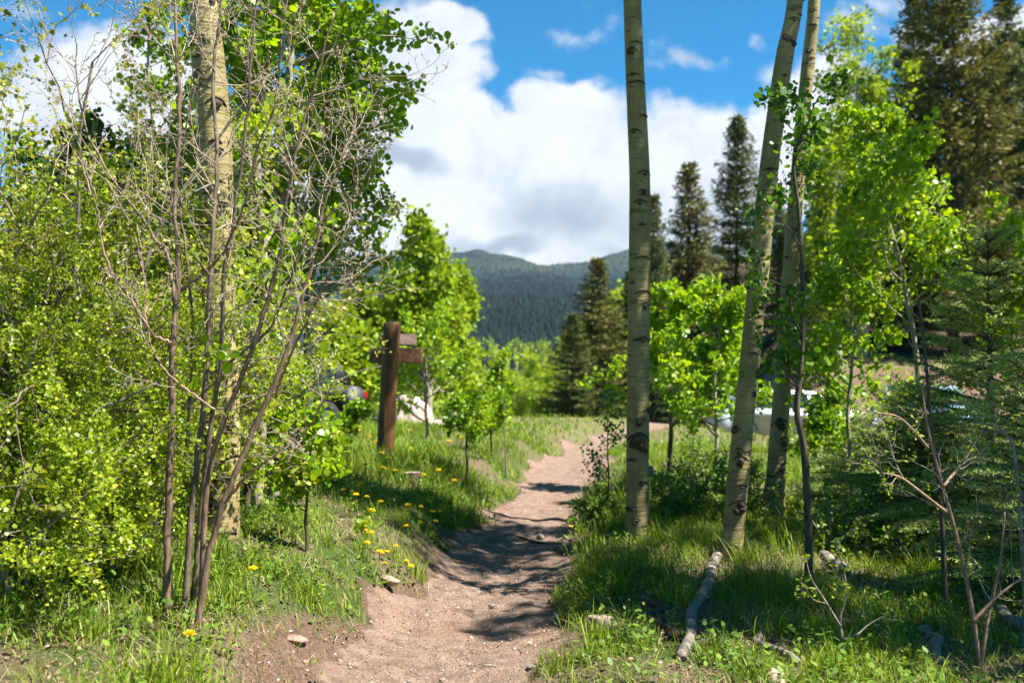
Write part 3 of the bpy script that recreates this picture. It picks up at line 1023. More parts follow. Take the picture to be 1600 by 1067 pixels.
# right: saplings
RT = 'leafy aspen saplings right of the trail'
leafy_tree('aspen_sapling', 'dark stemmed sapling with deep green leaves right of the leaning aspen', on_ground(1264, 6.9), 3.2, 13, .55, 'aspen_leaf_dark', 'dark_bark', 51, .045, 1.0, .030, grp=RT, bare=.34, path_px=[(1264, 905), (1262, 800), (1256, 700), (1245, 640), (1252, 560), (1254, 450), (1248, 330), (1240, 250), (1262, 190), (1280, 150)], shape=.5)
leafy_tree('aspen_sapling', 'brilliant yellow green sapling in front of the dark firs on the right', on_ground(1425, 9.2), 4.1, 30, 1.0, 'aspen_leaf_bright', 'pale_bark', 52, .05, 2.0, .035, grp=RT, bare=.42, path_px=[(1440, 830), (1438, 700), (1432, 560), (1415, 460), (1398, 380), (1375, 290), (1380, 200)], shape=.55)
leafy_tree('aspen_sapling', 'round crowned yellow green sapling seen between the two nearest right aspens', on_ground(1046, 13.5), 2.55, 26, .95, 'aspen_leaf_bright', 'dark_bark', 53, .06, 2.2, .04, grp=RT, bare=.3)
leafy_tree('aspen_sapling', 'yellow green sapling filling the gap left of the leaning aspen at mid height', on_ground(1120, 11.5), 2.4, 26, .8, 'aspen_leaf_bright', 'pale_bark', 54, .052, 2.2, .03, grp=RT, bare=.3)
leafy_tree('aspen_sapling', 'loose bright sapling between the dark stemmed sapling and the firs', on_ground(1325, 9.8), 2.9, 26, .85, 'aspen_leaf_bright', 'pale_bark', 55, .05, 1.9, .03, grp=RT, bare=.25)
leafy_tree('aspen_sapling', 'low leafy sapling in front of the bonnet of the silver car', on_ground(1290, 12), 1.3, 20, .55, 'aspen_leaf', 'dark_bark', 59, .052, 2.0, .02, grp=RT, bare=.2)
leafy_tree('aspen_sapling', 'bright green sapling whose leaves enter at the right frame edge', on_ground(1625, 8.2), 3.0, 18, .75, 'aspen_leaf', 'pale_bark', 56, .048, 1.8, .03, grp=RT, bare=.35)
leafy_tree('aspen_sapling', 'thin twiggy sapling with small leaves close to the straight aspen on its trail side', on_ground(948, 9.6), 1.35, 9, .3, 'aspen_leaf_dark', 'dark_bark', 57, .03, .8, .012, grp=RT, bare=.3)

# saplings left of the trail
LS = 'small saplings around the trail sign'
leafy_tree('small_sapling', 'little sapling with a round leafy top halfway between sign post and trail', on_ground(730, 11.4), 1.05, 8, .42, 'aspen_leaf', 'dark_bark', 61, .045, 1.5, .022, grp=LS, bare=.45, levels=2)
leafy_tree('small_sapling', 'tall thin twig of a sapling with few pale leaves against the valley', on_ground(792, 13.5), 1.75, 9, .24, 'aspen_leaf_bright', 'grey_twig', 62, .045, 1.3, .014, grp=LS, bare=.4)
leafy_tree('small_sapling', 'thin dark sapling with a few round leaves in the grass right of the bare shrub', on_ground(478, 6.2), .85, 8, .25, 'aspen_leaf', 'dark_bark', 63, .045, .9, .013, grp=LS, bare=.35)
leafy_tree('small_sapling', 'spreading pale leaved shrub directly behind the sign boards', on_ground(668, 15.5), 2.0, 18, .9, 'aspen_leaf_bright', 'grey_twig', 64, .055, 1.5, .03, grp=LS, bare=.15)
leafy_tree('small_sapling', 'tiny seedling with a few bright leaves among dandelions', on_ground(571, 6.9), .24, 3, .07, 'aspen_leaf_bright', 'dark_bark', 65, .035, .5, .006, grp=LS, bare=.4, levels=1)
leafy_tree('small_sapling', 'dark thin stemmed sapling behind the little round topped sapling', on_ground(768, 14.5), .9, 8, .4, 'aspen_leaf', 'dark_bark', 66, .05, 1.4, .02, grp=LS, bare=.4)
leafy_tree('small_sapling', 'low leafy sapling at the foot of the sign post on its left', on_ground(558, 16), .6, 10, .3, 'aspen_leaf', 'dark_bark', 67, .055, 1.8, .02, grp=LS, bare=.15)


# undergrowth at the feet of the right aspens
UG = 'undergrowth below the right aspens'
for lab, px, Y, h, R, sd in (("leafy undergrowth bush just right of the straight aspen's foot", 1065, 9.8, .42, .35, 71), ('leafy undergrowth between straight and leaning aspens, further back', 1095, 11.2, .55, .45, 72),
                             ('leafy undergrowth hugging the left foot of the thin rear aspen', 1165, 10.2, .55, .35, 73), ("low dark leafy bush at the trail edge left of the straight aspen", 930, 9.6, .26, .22, 74),
                             ('low leafy bush beneath the dark stemmed sapling', 1310, 8.2, .5, .45, 75)):
    bush(lab, on_ground(px, Y), h, R, sd, 'weed_leaf', nstem=9, per=1.7, size=.032, grp=UG, name='undergrowth_bush', outline=OVAL * [1, 1.3], levels=2)


# ---- thin bare stems at right foreground
def bare_sapling(label, Y, stems, seed, barkm='twig', leaves=True, dens=5, L=(.15, .4), name='bare_sapling', grp='bare saplings at the right foreground'):
    r = np.random.default_rng(seed)
    b = on_ground(stems[0][0][0][0], Y)
    root = thing(name, label, 'sapling', b, grp)
    o = dict(seg=[6, 5, 3], wander=.22, up=[.06, .05, .03], bare=[.1, .1], prob=[.6, .45], ang=(30, 65), ratio=(.35, .6), thin=.6, rmin=.0013, leaf_from=0)
    at = []
    for px, w0, w1, dy in stems:
        pts = [P(a, c, Y + dy * i / len(px)) for i, (a, c) in enumerate(px)]
        if px[0][1] > 1000:
            pts[0][2] = float(H(pts[0][0], pts[0][1])) - .03
        path, rr = polyline(pts, np.linspace(w0, w1, len(px)) / F * Y / 2, 30)
        mb = MB()
        tube(mb, path, rr, 7)
        st = mb.build('stem', M[barkm], root, b)
        out = []
        for _ in range(dens):
            j = r.integers(8, 29)
            d = nrm(path[j] - path[j - 1])
            ang = math.radians(r.uniform(30, 65))
            nd = d * math.cos(ang) + nrm(np.cross(d, r.normal(size=3))) * math.sin(ang)
            grow(r, path[j], nd, r.uniform(*L), max(rr[j] * .5, .002), 0, 2, out, at, o)
        mt = MB()
        tubes(mt, out, (4, 3, 3))
        mt.build('twigs', M['grey_twig'], st, b)
    if leaves:
        ml = MB()
        leafy(r, ml, at, .35, .02, OVAL, .8, .3, .2, .01)
        ml.build('leaves', M['bush_leaf'], root, b)


bare_sapling('reddish bare sapling with forked stems in the right foreground', 4.9,
             [([(1532, 1060), (1520, 960), (1500, 860), (1482, 790), (1462, 720), (1448, 660), (1440, 600)], 8, 3, .3),
              ([(1478, 800), (1440, 770), (1405, 745), (1370, 738)], 6, 2.5, -.2), ([(1474, 760), (1490, 740), (1510, 720), (1540, 712)], 6, 2.5, .2),
              ([(1450, 700), (1425, 670), (1400, 650), (1370, 645)], 5, 2, -.2), ([(1520, 970), (1560, 930), (1600, 900)], 6, 3, .1),
              ([(1530, 1055), (1545, 960), (1562, 880), (1570, 800)], 7, 3, .2)], 81, 'twig')
bare_sapling('arching pale bare stem at the right frame edge', 5.3, [([(1598, 1062), (1602, 960), (1596, 850), (1590, 760), (1580, 690), (1550, 665), (1515, 658)], 9, 3, .1)], 82, 'grey_twig', dens=6)
bare_sapling('thin pale forked sapling standing alone in the right foreground grass', 5.0, [([(1318, 1066), (1317, 1010), (1313, 965), (1322, 930), (1318, 890), (1304, 840)], 6, 2, .1), ([(1314, 980), (1290, 940), (1268, 905), (1258, 870)], 5, 2, -.1), ([(1318, 998), (1340, 990), (1358, 975), (1385, 960)], 4, 1.5, .1)], 83, 'grey_twig', dens=3, L=(.06, .2))
bare_sapling('slender dark straight stem behind the reddish forked sapling', 6.2, [([(1476, 960), (1474, 860), (1468, 770), (1456, 680), (1446, 560), (1436, 470)], 9, 4, .1)], 84, 'dark_bark', dens=5)


# ------------------------------------------------------------------ conifers
def conifer_parts(r, Ht, R, wh=.54, per=8, tl=.27, tw=.052, first=.1, ragged=.42):
    mb, mt = MB(), MB()
    n = 14
    path = np.stack([np.cumsum(r.normal(size=n) * .02), np.cumsum(r.normal(size=n) * .02), np.linspace(-.3, Ht, n)], -1)
    tube(mt, path, np.linspace(.012 * Ht + .03, .015, n), 8)
    C, N, T, S = [], [], [], []
    z = first * Ht
    while z < Ht * .985:
        t = z / Ht
        k = r.integers(per - 2, per + 2)
        a0 = r.uniform(0, 6.283)
        for i in range(k):
            if r.random() < .12:
                continue
            a = a0 + i / k * 6.283 + r.normal() * .2
            L = R * (1 - t) ** .85 * r.uniform(1 - ragged, 1 + ragged * .6) + .08
            if t < .3:
                L *= .65 + t * 1.15
            rise = -.35 + .75 * t + r.normal() * .08
            s = np.linspace(.12, 1, max(3, int(L / .17)))
            cz = z + L * (rise * s + .22 * s ** 2 - .05)
            bx = np.stack([np.cos(a) * L * s, np.sin(a) * L * s, cz], -1) + np.array([np.interp(z, path[:, 2], path[:, 0]), np.interp(z, path[:, 2], path[:, 1]), 0])
            tube(mt, bx[::max(1, len(bx) // 3)], np.linspace(.02, .006, len(bx[::max(1, len(bx) // 3)])), 3, cap=False)
            bd = np.array([math.cos(a), math.sin(a), rise])
            sd = np.array([-math.sin(a), math.cos(a), 0])
            for q, ss in zip(bx, s):
                m = r.integers(11, 19)
                w = (1 - ss * .6) * .8
                for _ in range(m):
                    sgn = r.choice([-1, 1])
                    C.append(q + sd * sgn * r.uniform(0, w) * min(L, 1.4) * .5 + r.normal(size=3) * .06)
                    T.append(bd * r.uniform(.4, 1) + sd * sgn * r.uniform(.2, 1) + np.array([0, 0, r.normal() * .25 - .12]))
                    N.append(np.array([0, 0, 1]) + r.normal(size=3) * .55)
                    S.append(tl * r.uniform(.6, 1.3))
        z += wh * r.uniform(.7, 1.3) * (1 - .5 * t)
    blades(mb, np.array(C), np.array(N), np.array(T), np.array(S), DIA * [1, tw / .3 / .3 * .8], 0)
    return mt, mb


CONS = []
for sd, Ht, R, mat in ((201, 14, 3.4, 'fir_needle'), (202, 14, 3.1, 'fir_olive'), (203, 14, 3.6, 'fir_olive'), (204, 14, 3.0, 'fir_needle')):
    rr_ = np.random.default_rng(sd)
    mt, mb = conifer_parts(rr_, Ht, R, first=.06 if sd != 203 else .16)
    CONS.append((mt.mesh('trunk', M['fir_bark']), mb.mesh('crown', M[mat])))


def conifer(label, px, Y, top_py, kind, rot, base_py=None, wide=1.0, grp='dark firs beyond the trail'):
    if base_py is None:
        b = on_ground(px, Y)
    else:
        b = P(px, base_py, Y)
        b[2] = min(b[2], float(H(b[0], b[1])))
    ht = EYE + (HZ - top_py) / F * Y - b[2]
    root = thing('fir_tree', label, 'tree', b, grp)
    s = ht / 14
    for nm, me in zip(('trunk', 'crown'), CONS[kind]):
        o = bpy.data.objects.new(nm, me)
        COL.objects.link(o)
        o.parent = root
    root.scale = (s * wide, s * wide, s)
    root.rotation_euler = (0, 0, rot)


for i, a in enumerate([
    ('pointed fir just left of the straight aspen trunk against the blue mountain', 934, 46, 402, 1, .3, None, 1.35),
    ('shorter bushy fir at the left end of the fir group below the mountain', 893, 43, 488, 0, 1.3, None, 1.4),
    ('fir showing as a sliver directly behind the straight aspen trunk', 985, 50, 420, 3, 2.2, None, .9),
    ('fir whose tip pokes up right of the straight aspen trunk', 1020, 48, 300, 0, .9, None, .62),
    ('pointed fir standing in the cloud gap between the straight and leaning aspens', 1077, 50, 255, 1, 2.9, None, 1.05),
    ('tall fir immediately left of the leaning aspen', 1150, 52, 178, 3, 4.1, None, 1.0),
    ('olive fir behind the thin rear aspen trunk', 1215, 50, 290, 1, 5.2, None, .9),
    ('tallest fir with exposed dark trunk leaving the top of the frame at right', 1490, 41, -110, 2, .4, None, 1.0),
    ('tall fir at the upper left shoulder of the right hillside wood', 1425, 47, -20, 0, 1.0, None, .8),
    ('narrow fir tip by the upper right corner of the frame', 1572, 50, -30, 3, 2.4, None, .75),
    ('fir filling the right frame edge behind the other hillside firs', 1640, 44, 10, 2, 3.4, None, .9),
    ('low olive fir on the cut bank above the silver car', 1350, 44, 330, 1, 1.7, None, 1.2),
    ('low bushy fir at the right on the hillside below the tallest fir', 1545, 40, 320, 2, 4.4, None, 1.3),
    ('fir in shade between bright sapling and tallest fir', 1430, 42, 250, 3, 5.5, None, 1.1),
    ('shaded fir on the slope behind the parked silver car roof', 1275, 49, 350, 0, 3.9, None, 1.1),
    ('dark fir at the far left above the olive bush, mostly hidden', 20, 26, 330, 0, 2.0, None, 1.0),
    ('fir hidden behind the leafy aspens left of the sign', 560, 36, 420, 3, 1.1, None, 1.0),
]):
    conifer(*a)
for k in range(12):
    conifer('dark fir in the shaded row behind the other hillside firs', (1230, 1290, 1335, 1385, 1440, 1490, 1540, 1600, 1650, 1260, 1410, 1520)[k], 54 + (k * 7) % 9, (330, 260, 300, 180, 120, 150, 60, 40, 90, 380, 330, 300)[k], k % 4, k * 1.7, None, 1.05, 'firs of the shaded back row on the hillside')


def broadleaf_far(label, px, Y, top_py, R, seed, leafm='valley_leaf', per=3.0, size=.17, grp='bright green spring trees beyond the trail', bark='pale_bark', nb=26, bare=.12, shape=.6):
    b = on_ground(px, Y)
    ht = EYE + (HZ - top_py) / F * Y - b[2]
    leafy_tree('spring_tree', label, b, ht, nb, R, leafm, bark, seed, size, per, .02 * ht + .03, bare=bare, outline=DIA * [1, 1.4], grp=grp, jit=.15, leaf_bend=0, shape=shape)


broadleaf_far('bright green bushy tree behind the sign post, left of the mountain', 668, 27, 345, 1.5, 301, nb=34, shape=.95)
broadleaf_far('tall pale green aspen top on the right against blue sky', 1345, 40, 92, 2.7, 308, nb=46, shape=.25, bare=.25)
broadleaf_far('second pale green crown right below the tall aspen top', 1310, 38, 230, 2.0, 309, nb=34, shape=.35)
for a in (('small far tree between sign boards and boulder', 648, 40, 520, .9, 301), ('lower bright tree leaning into the mountain view left of centre', 708, 30, 425, 1.0, 302),
          ('bright tree at the left of the sign boards behind the dark car', 560, 26, 470, 1.4, 303), ('round yellow green tree in the valley left of the firs', 845, 62, 575, 2.6, 304),
          ('small yellow green tree in the valley below the mountain saddle', 790, 70, 592, 2.2, 305), ('yellow green tree at the fir group foot on the crest', 868, 55, 600, 1.7, 306),
          ('bright tree squeezed between straight aspen and fir sliver', 968, 55, 470, 1.8, 307), ('low yellow tree in the valley behind the little round topped sapling', 730, 58, 590, 2.2, 310),
          ('bright tree standing above the boulder behind the sign', 635, 34, 440, 1.5, 311)):
    broadleaf_far(*a)


# far valley wood: reads as one mass
def valley_wood():
    r = np.random.default_rng(77)
    C, N, T, S = [], [], [], []
    for _ in range(420):
        Y = r.uniform(110, 520)
        px = r.uniform(560, 1010)
        x = (px - 800) / F * Y
        z = float(H(x, Y))
        h, w = r.uniform(5, 9), r.uniform(2, 3.4)
        m = 46
        d = rdir(m, r) * (r.random((m, 1)) ** .4)
        C.append(np.array([x, Y, z + h * .5]) + d * [w, w, h * .5])
        T.append(rdir(m, r))
        N.append(rdir(m, r) + [0, 0, .5])
        S.append(np.full(m, 1.15))
    mb = MB()
    blades(mb, np.concatenate(C), np.concatenate(N), np.concatenate(T), np.concatenate(S), DIA * [1, 1.6])
    tag(mb.build('valley_wood', M['valley_leaf']), kind='stuff')
    mb = MB()
    n = 170
    Y = r.uniform(120, 500, n)
    x = (r.uniform(560, 1010, n) - 800) / F * Y
    z = H(x, Y)
    for q in range(n):
        h = r.uniform(6, 10)
        th = np.arange(7) / 7 * 6.283
        for lay in range(4):
            rad = h * .2 * (1 - lay * .22) * r.uniform(.7, 1.2, 7)
            zz = z[q] + h * (lay * .22)
            V = np.concatenate([np.stack([x[q] + np.cos(th) * rad, Y[q] + np.sin(th) * rad, np.full(7, zz) + r.normal(size=7) * .3], -1), [[x[q], Y[q], zz + h * .36]]])
            mb.add(V, np.stack([np.arange(7), (np.arange(7) + 1) % 7, np.full(7, 7)], 1))
    tag(mb.build('valley_firs', M['far_leaf'], smooth=False), kind='stuff')


valley_wood()


# young firs on the right, with flat sprays of needles
def young_fir(label, base, h, R, seed, grp='young firs at the right'):
    r = np.random.default_rng(seed)
    base = np.asarray(base, float)
    root = thing('young_fir', label, 'tree', base, grp)
    mt, mb, mn = MB(), MB(), MB()
    path, rr = polyline([base - [0, 0, .1], base + [.02, .02, h * .5], base + [.0, .03, h]], [.045, .03, .006], 20)
    tube(mt, path, rr, 8)
    C, N, T, S = [], [], [], []
    z = .06 * h
    while z < h * .98:
        t = z / h
        k = r.integers(5, 8)
        a0 = r.uniform(0, 6.283)
        for i in range(k):
            a = a0 + i / k * 6.283 + r.normal() * .2
            L = R * (1 - t) ** .8 * r.uniform(.7, 1.12) + .1
            rise = -.05 + .75 * t + r.normal() * .14
            n = max(5, int(L / .055))
            s = np.linspace(0, 1, n)
            bp = np.stack([np.cos(a) * L * s, np.sin(a) * L * s, L * (rise * s - .16 * s ** 2)], -1) + base + [0, 0, z]
            tube(mb, bp, np.linspace(.010, .003, n), 4, cap=False)
            bd = nrm(np.array([math.cos(a), math.sin(a), rise - .2]))
            sd = np.array([-math.sin(a), math.cos(a), 0])
            for q, ss in zip(bp[1:], s[1:]):
                for sg in (-1, 1):
                    if r.random() < .12:
                        continue
                    tlen = (.08 + .30 * min(L, 1) * (1 - ss) ** .7) * r.uniform(.7, 1.2)
                    td = nrm(bd * .75 + sd * sg * .75 + [0, 0, -.10 + r.normal() * .08])
                    m = max(3, int(tlen / .011))
                    u = np.linspace(.05, 1, m)
                    tp = q + td * (u * tlen)[:, None]
                    sp = np.cross(td, [0, 0, 1.0])
                    for e in (-1, 1):
                        C.append(tp)
                        T.append(td * .7 + sp * e + r.normal(size=(m, 3)) * .25 + [0, 0, .15])
                        N.append(np.array([0, 0, 1.0]) + r.normal(size=(m, 3)) * .9)
                        S.append(np.full(m, .034) * r.uniform(.8, 1.25, m))
        z += .10 * r.uniform(.8, 1.25) * h / 2.2
    C, N, T, S = map(np.concatenate, (C, N, T, S))
    blades(mn, C, N, T, S, DIA * [1, .5])
    mt.build('trunk', M['fir_bark'], root, base)
    mb.build('branches', M['fir_bark'], root, base)
    mn.build('crown', M['spruce_needle'], root, base)


young_fir('large young fir with flat green sprays at the right frame edge', on_ground(1545, 8.3), 2.75, 1.2, 91)
young_fir('low wide young fir spreading left of the larger one', on_ground(1440, 8.9), 1.45, 1.0, 92)
young_fir('small young fir close to the right frame corner', on_ground(1620, 6.6), 1.7, .8, 93)
young_fir('young fir behind the dark stemmed sapling, in shade', on_ground(1350, 10.5), .95, .9, 94)


# tall trees standing right of the frame: they shade the right foreground
def shade_conifer(label, x, y, ht, kind, rot, wide=1.0):
    b = np.array([x, y, float(H(x, y))])
    root = thing('fir_tree', label, 'tree', b, 'firs right of the view')
    for nm, me in zip(('trunk', 'crown'), CONS[kind]):
        o = bpy.data.objects.new(nm, me)
        COL.objects.link(o)
        o.parent = root
    s = ht / 14
    root.scale = (s * wide, s * wide, s)
    root.rotation_euler = (0, 0, rot)


leafy_tree('young_aspen', 'tall leafy aspen outside the right frame edge shading the aspen trunks', (4.8, 7.5, float(H(4.8, 7.5))), 10.5, 56, 2.3, 'aspen_leaf', 'pale_bark', 401, .09, 2.2, .09, bare=.45, outline=DIA * [1, 1.5], grp='trees right of the view', jit=.08, leaf_bend=0, shape=.6)
leafy_tree('young_aspen', 'leafy aspen well outside the right frame edge shading the lower right grass', (6.0, 5.0, float(H(6.0, 5.0))), 8.0, 56, 1.9, 'aspen_leaf', 'pale_bark', 402, .09, 2.6, .08, bare=.4, outline=DIA * [1, 1.5], grp='trees right of the view', jit=.08, leaf_bend=0, shape=.6)
shade_conifer('slim fir outside the right frame edge nearer the camera', 6.0, 2.4, 6.5, 1, 1.9, .7)


# ------------------------------------------------------------------ grass, weeds, litter, pebbles
def scatter(n, x0, x1, y0, y1, dens, r):
    x = r.uniform(x0, x1, n)
    y = y0 + (y1 - y0) * r.random(n) ** 1.5
    keep = r.random(n) < dens(x, y)
    x, y = x[keep], y[keep]
    # only what the view cone can see, with a margin
    k = (np.abs(x) < .6 * y + .9)
    return x[k], y[k]


LOGPX = [((1064, 1030), (1122, 872)), ((1245, 1040), (1150, 960)), ((1042, 995), (1012, 935)), ((1320, 900), (1285, 872)), ((1470, 1035), (1448, 985)), ((590, 895), (628, 938)), ((1500, 935), (1600, 985))]
LOGS = [(ground_at(*a)[:2], ground_at(*b)[:2]) for a, b in LOGPX]


def log_clear(x, y):
    f = np.ones(np.shape(x))
    for a, b in LOGS:
        d = b - a
        t = np.clip(((x - a[0]) * d[0] + (y - a[1]) * d[1]) / (d @ d), 0, 1)
        q = np.hypot(x - a[0] - t * d[0], (y - a[1] - t * d[1] + .09) * .6)
        f = f * (.08 + .92 * sst(.05, .12, q))
    return f


def grassy(x, y):
    m = trail_mask(x, y)
    clump = fbm(x * 1.7, y * 1.7, 61, 3)
    cl2 = vnoise(x * 6, y * 6, 63)
    d = np.clip((clump - .30) * 3.2, .10, 1) * (.45 + .55 * cl2)
    return d * log_clear(x, y) * (1 - sst(.25, .55, m)) + .035 * (m > .4) * (m < .8)


def grass_patch(mb, x, y, h0, h1, w, r, lean=.35, curve=.5):
    n = len(x)
    z = H(x, y) - .01
    h = r.uniform(h0, h1, n) * (.55 + .9 * vnoise(x * 1.1, y * 1.1, 66))
    a = r.uniform(0, 6.283, n)
    dx, dy = np.cos(a), np.sin(a)
    s = np.array([0, .4, .75, 1.0])
    ln = np.abs(r.normal(0, lean, n))[:, None] * h[:, None]
    cv = r.uniform(0, curve, n)[:, None] * h[:, None]
    off = ln * s + cv * s ** 2.5
    px = x[:, None] + dx[:, None] * off
    py = y[:, None] + dy[:, None] * off
    pz = z[:, None] + h[:, None] * (s - .25 * (cv / h[:, None]) * s ** 3)
    wd = (np.array([1, .9, .6]) * .5)[None] * w * r.uniform(.6, 1.4, n)[:, None]
    b = a + 1.57 + r.normal(size=n) * .5
    ex, ey = np.cos(b)[:, None] * wd, np.sin(b)[:, None] * wd
    V = np.zeros((n, 7, 3))
    for i in range(3):
        V[:, 2 * i] = np.stack([px[:, i] - ex[:, i], py[:, i] - ey[:, i], pz[:, i]], -1)
        V[:, 2 * i + 1] = np.stack([px[:, i] + ex[:, i], py[:, i] + ey[:, i], pz[:, i]], -1)
    V[:, 6] = np.stack([px[:, 3], py[:, 3], pz[:, 3]], -1)
    o = np.arange(n)[:, None] * 7
    mb.add(V, [np.concatenate([o + [0, 1, 3, 2], o + [2, 3, 5, 4]]), o + [4, 5, 6]])


r = np.random.default_rng(101)
mb = MB()
x, y = scatter(340000, -4.5, 5.5, 2.4, 9.5, grassy, r)
grass_patch(mb, x, y, .035, .15, .0055, r)
x, y = scatter(220000, -9, 10, 9, 19, grassy, r)
grass_patch(mb, x, y, .06, .19, .011, r)
x, y = scatter(90000, -16, 18, 18, 34, lambda a, b: grassy(a, b) * np.interp(b, [18, 24, 34], [.9, .5, .25]), r)
grass_patch(mb, x, y, .06, .16, .026, r)
# taller tufts
tx, ty = scatter(1500, -4, 5, 2.6, 11, grassy, r)
kx = np.repeat(tx, 24) + r.normal(size=len(tx) * 24) * .035
ky = np.repeat(ty, 24) + r.normal(size=len(tx) * 24) * .035
grass_patch(mb, kx, ky, .12, .30, .0065, r, .3, .55)
tag(mb.build('grass', M['grass']), kind='stuff')

mb = MB()
x, y = scatter(210000, -4.5, 5.5, 2.4, 11, lambda a, b: np.clip(.75 - fbm(a * 1.3, b * 1.3, 88, 3), .05, 1) * (1 - sst(.4, .8, trail_mask(a, b))), r)
grass_patch(mb, x, y, .03, .12, .0035, r, .9, .9)
tag(mb.build('dry_grass', M['dry']), kind='stuff')

# low broad-leaved weeds
mb = MB()
x, y = scatter(60000, -6, 7, 2.4, 15, lambda a, b: grassy(a, b) * np.clip((fbm(a * 1.2, b * 1.2, 91, 3) - .38) * 5, 0, 1), r)
n = len(x)
h = r.uniform(.03, .13, n)
for k in range(4):
    a = r.uniform(0, 6.283, n)
    C = np.stack([x + r.normal(size=n) * .02, y + r.normal(size=n) * .02, H(x, y) + h * (k + 1) / 4], -1)
    T = np.stack([np.cos(a), np.sin(a), r.uniform(-.1, .7, n)], -1)
    N = np.stack([-np.cos(a) * .4, -np.sin(a) * .4, np.ones(n)], -1) + r.normal(size=(n, 3)) * .2
    blades(mb, C, N, T, r.uniform(.018, .05, n), OVAL, .4)
tag(mb.build('low_weeds', M['weed_leaf']), kind='stuff')

# dead leaves on the ground
mb = MB()
x, y = scatter(60000, -4.5, 6, 2.3, 12, lambda a, b: np.clip(1.0 - fbm(a * 1.5, b * 1.5, 61, 3) * 1.1 + .6 * (np.hypot(a + 1.95, b - 3.5) < .8), .0, 1) * (1 - .82 * sst(.35, .8, trail_mask(a, b))), r)
n = len(x)
a = r.uniform(0, 6.283, n)
blades(mb, np.stack([x, y, H(x, y) + r.uniform(.004, .03, n)], -1), np.stack([r.normal(size=n) * .5, r.normal(size=n) * .5, np.ones(n)], -1), np.stack([np.cos(a), np.sin(a), r.normal(size=n) * .3], -1), r.uniform(.009, .030, n), OVAL * [1, 1.0], .9)
tag(mb.build('dead_leaves', M['litter']), kind='stuff')


# bits of broken twig on the ground
mb = MB()
x, y = scatter(1500, -3.5, 4, 2.4, 11, lambda a, b: .35 + 0 * a, r)
for a, b in zip(x, y):
    th, L = r.uniform(0, 6.283), r.uniform(.03, .16)
    s_ = np.linspace(-.5, .5, 4)
    qx, qy = a + np.cos(th) * L * s_ + r.normal(size=4) * .004, b + np.sin(th) * L * s_ + r.normal(size=4) * .004
    tube(mb, np.stack([qx, qy, H(qx, qy) + .012 + r.random(4) * .008], -1), r.uniform(.0015, .004), 4)
tag(mb.build('fallen_twigs', M['grey_twig']), kind='stuff')


# gravel on the trail
def pebble_mesh(n, x, y, size, r):
    bm = bmesh.new()
    bmesh.ops.create_icosphere(bm, subdivisions=1, radius=1)
    bv = np.array([v.co[:] for v in bm.verts])
    bf = np.array([[v.index for v in f.verts] for f in bm.faces])
    bm.free()
    k = len(bv)
    sc = size[:, None, None] * r.uniform(.6, 1.2, (n, 1, 3)) * [1, 1, .62]
    V = bv[None] * (1 + r.normal(size=(n, k, 1)) * .13) * sc
    th = r.uniform(0, 6.283, n)
    c, s = np.cos(th)[:, None], np.sin(th)[:, None]
    W = np.stack([V[..., 0] * c - V[..., 1] * s, V[..., 0] * s + V[..., 1] * c, V[..., 2]], -1)
    W += np.stack([x, y, H(x, y) + size * .12], -1)[:, None]
    m = MB()
    m.add(W, (bf[None] + np.arange(n)[:, None, None] * k).reshape(-1, 3))
    return m


x, y = scatter(80000, -2.5, 3, 2.4, 16, lambda a, b: sst(.35, .75, trail_mask(a, b)) * np.clip(fbm(a * 2.2, b * 2.2, 95, 3) * 1.7 - .35, .1, 1), r)
pm, pg = new_mat("gravel")
_geo = pg.node('ShaderNodeNewGeometry')
finish(pg, pg.ramp(_geo.outputs['Random Per Island'], [(0, (.16, .10, .075)), (.5, (.34, .24, .18)), (.85, (.48, .37, .30)), (1, (.60, .52, .46))]), .9)
tag(pebble_mesh(len(x), x, y, .0022 + .010 * r.random(len(x)) ** 6, r).build('gravel', pm, smooth=False), kind='stuff')


def rock(label, loc, dims, mat, seed, rot=0.0, sink=.36, name='rock', cat='rock', grp=None, sub=4):
    rr_ = np.random.default_rng(seed)
    bm = bmesh.new()
    bmesh.ops.create_icosphere(bm, subdivisions=sub, radius=1)
    V = np.array([v.co[:] for v in bm.verts])
    Fc = np.array([[v.index for v in f.verts] for f in bm.faces])
    bm.free()
    for _ in range(16):                       # chip flat faces off
        d = rdir(1, rr_)[0]
        k = rr_.uniform(.52, .85)
        e = V @ d - k
        V = V - np.clip(e, 0, None)[:, None] * d * .85
    V = V * (1 + (fbm(V[:, 0] * 2 + 7 + seed, V[:, 1] * 2 + V[:, 2] * 2.3, seed, 3) - .5)[:, None] * .16 + (fbm(V[:, 0] * 7 + seed, V[:, 1] * 7 + V[:, 2] * 8, seed + 5, 3) - .5)[:, None] * .10)
    V = V * np.array(dims) / 2
    c, s = math.cos(rot), math.sin(rot)
    V = np.stack([V[:, 0] * c - V[:, 1] * s, V[:, 0] * s + V[:, 1] * c, V[:, 2]], -1)
    b = np.asarray(loc, float)
    m = MB()
    m.add(V + b + [0, 0, dims[2] * (.5 - sink)], Fc)
    return tag(m.build(name, M[mat], None, b), label, cat, grp)


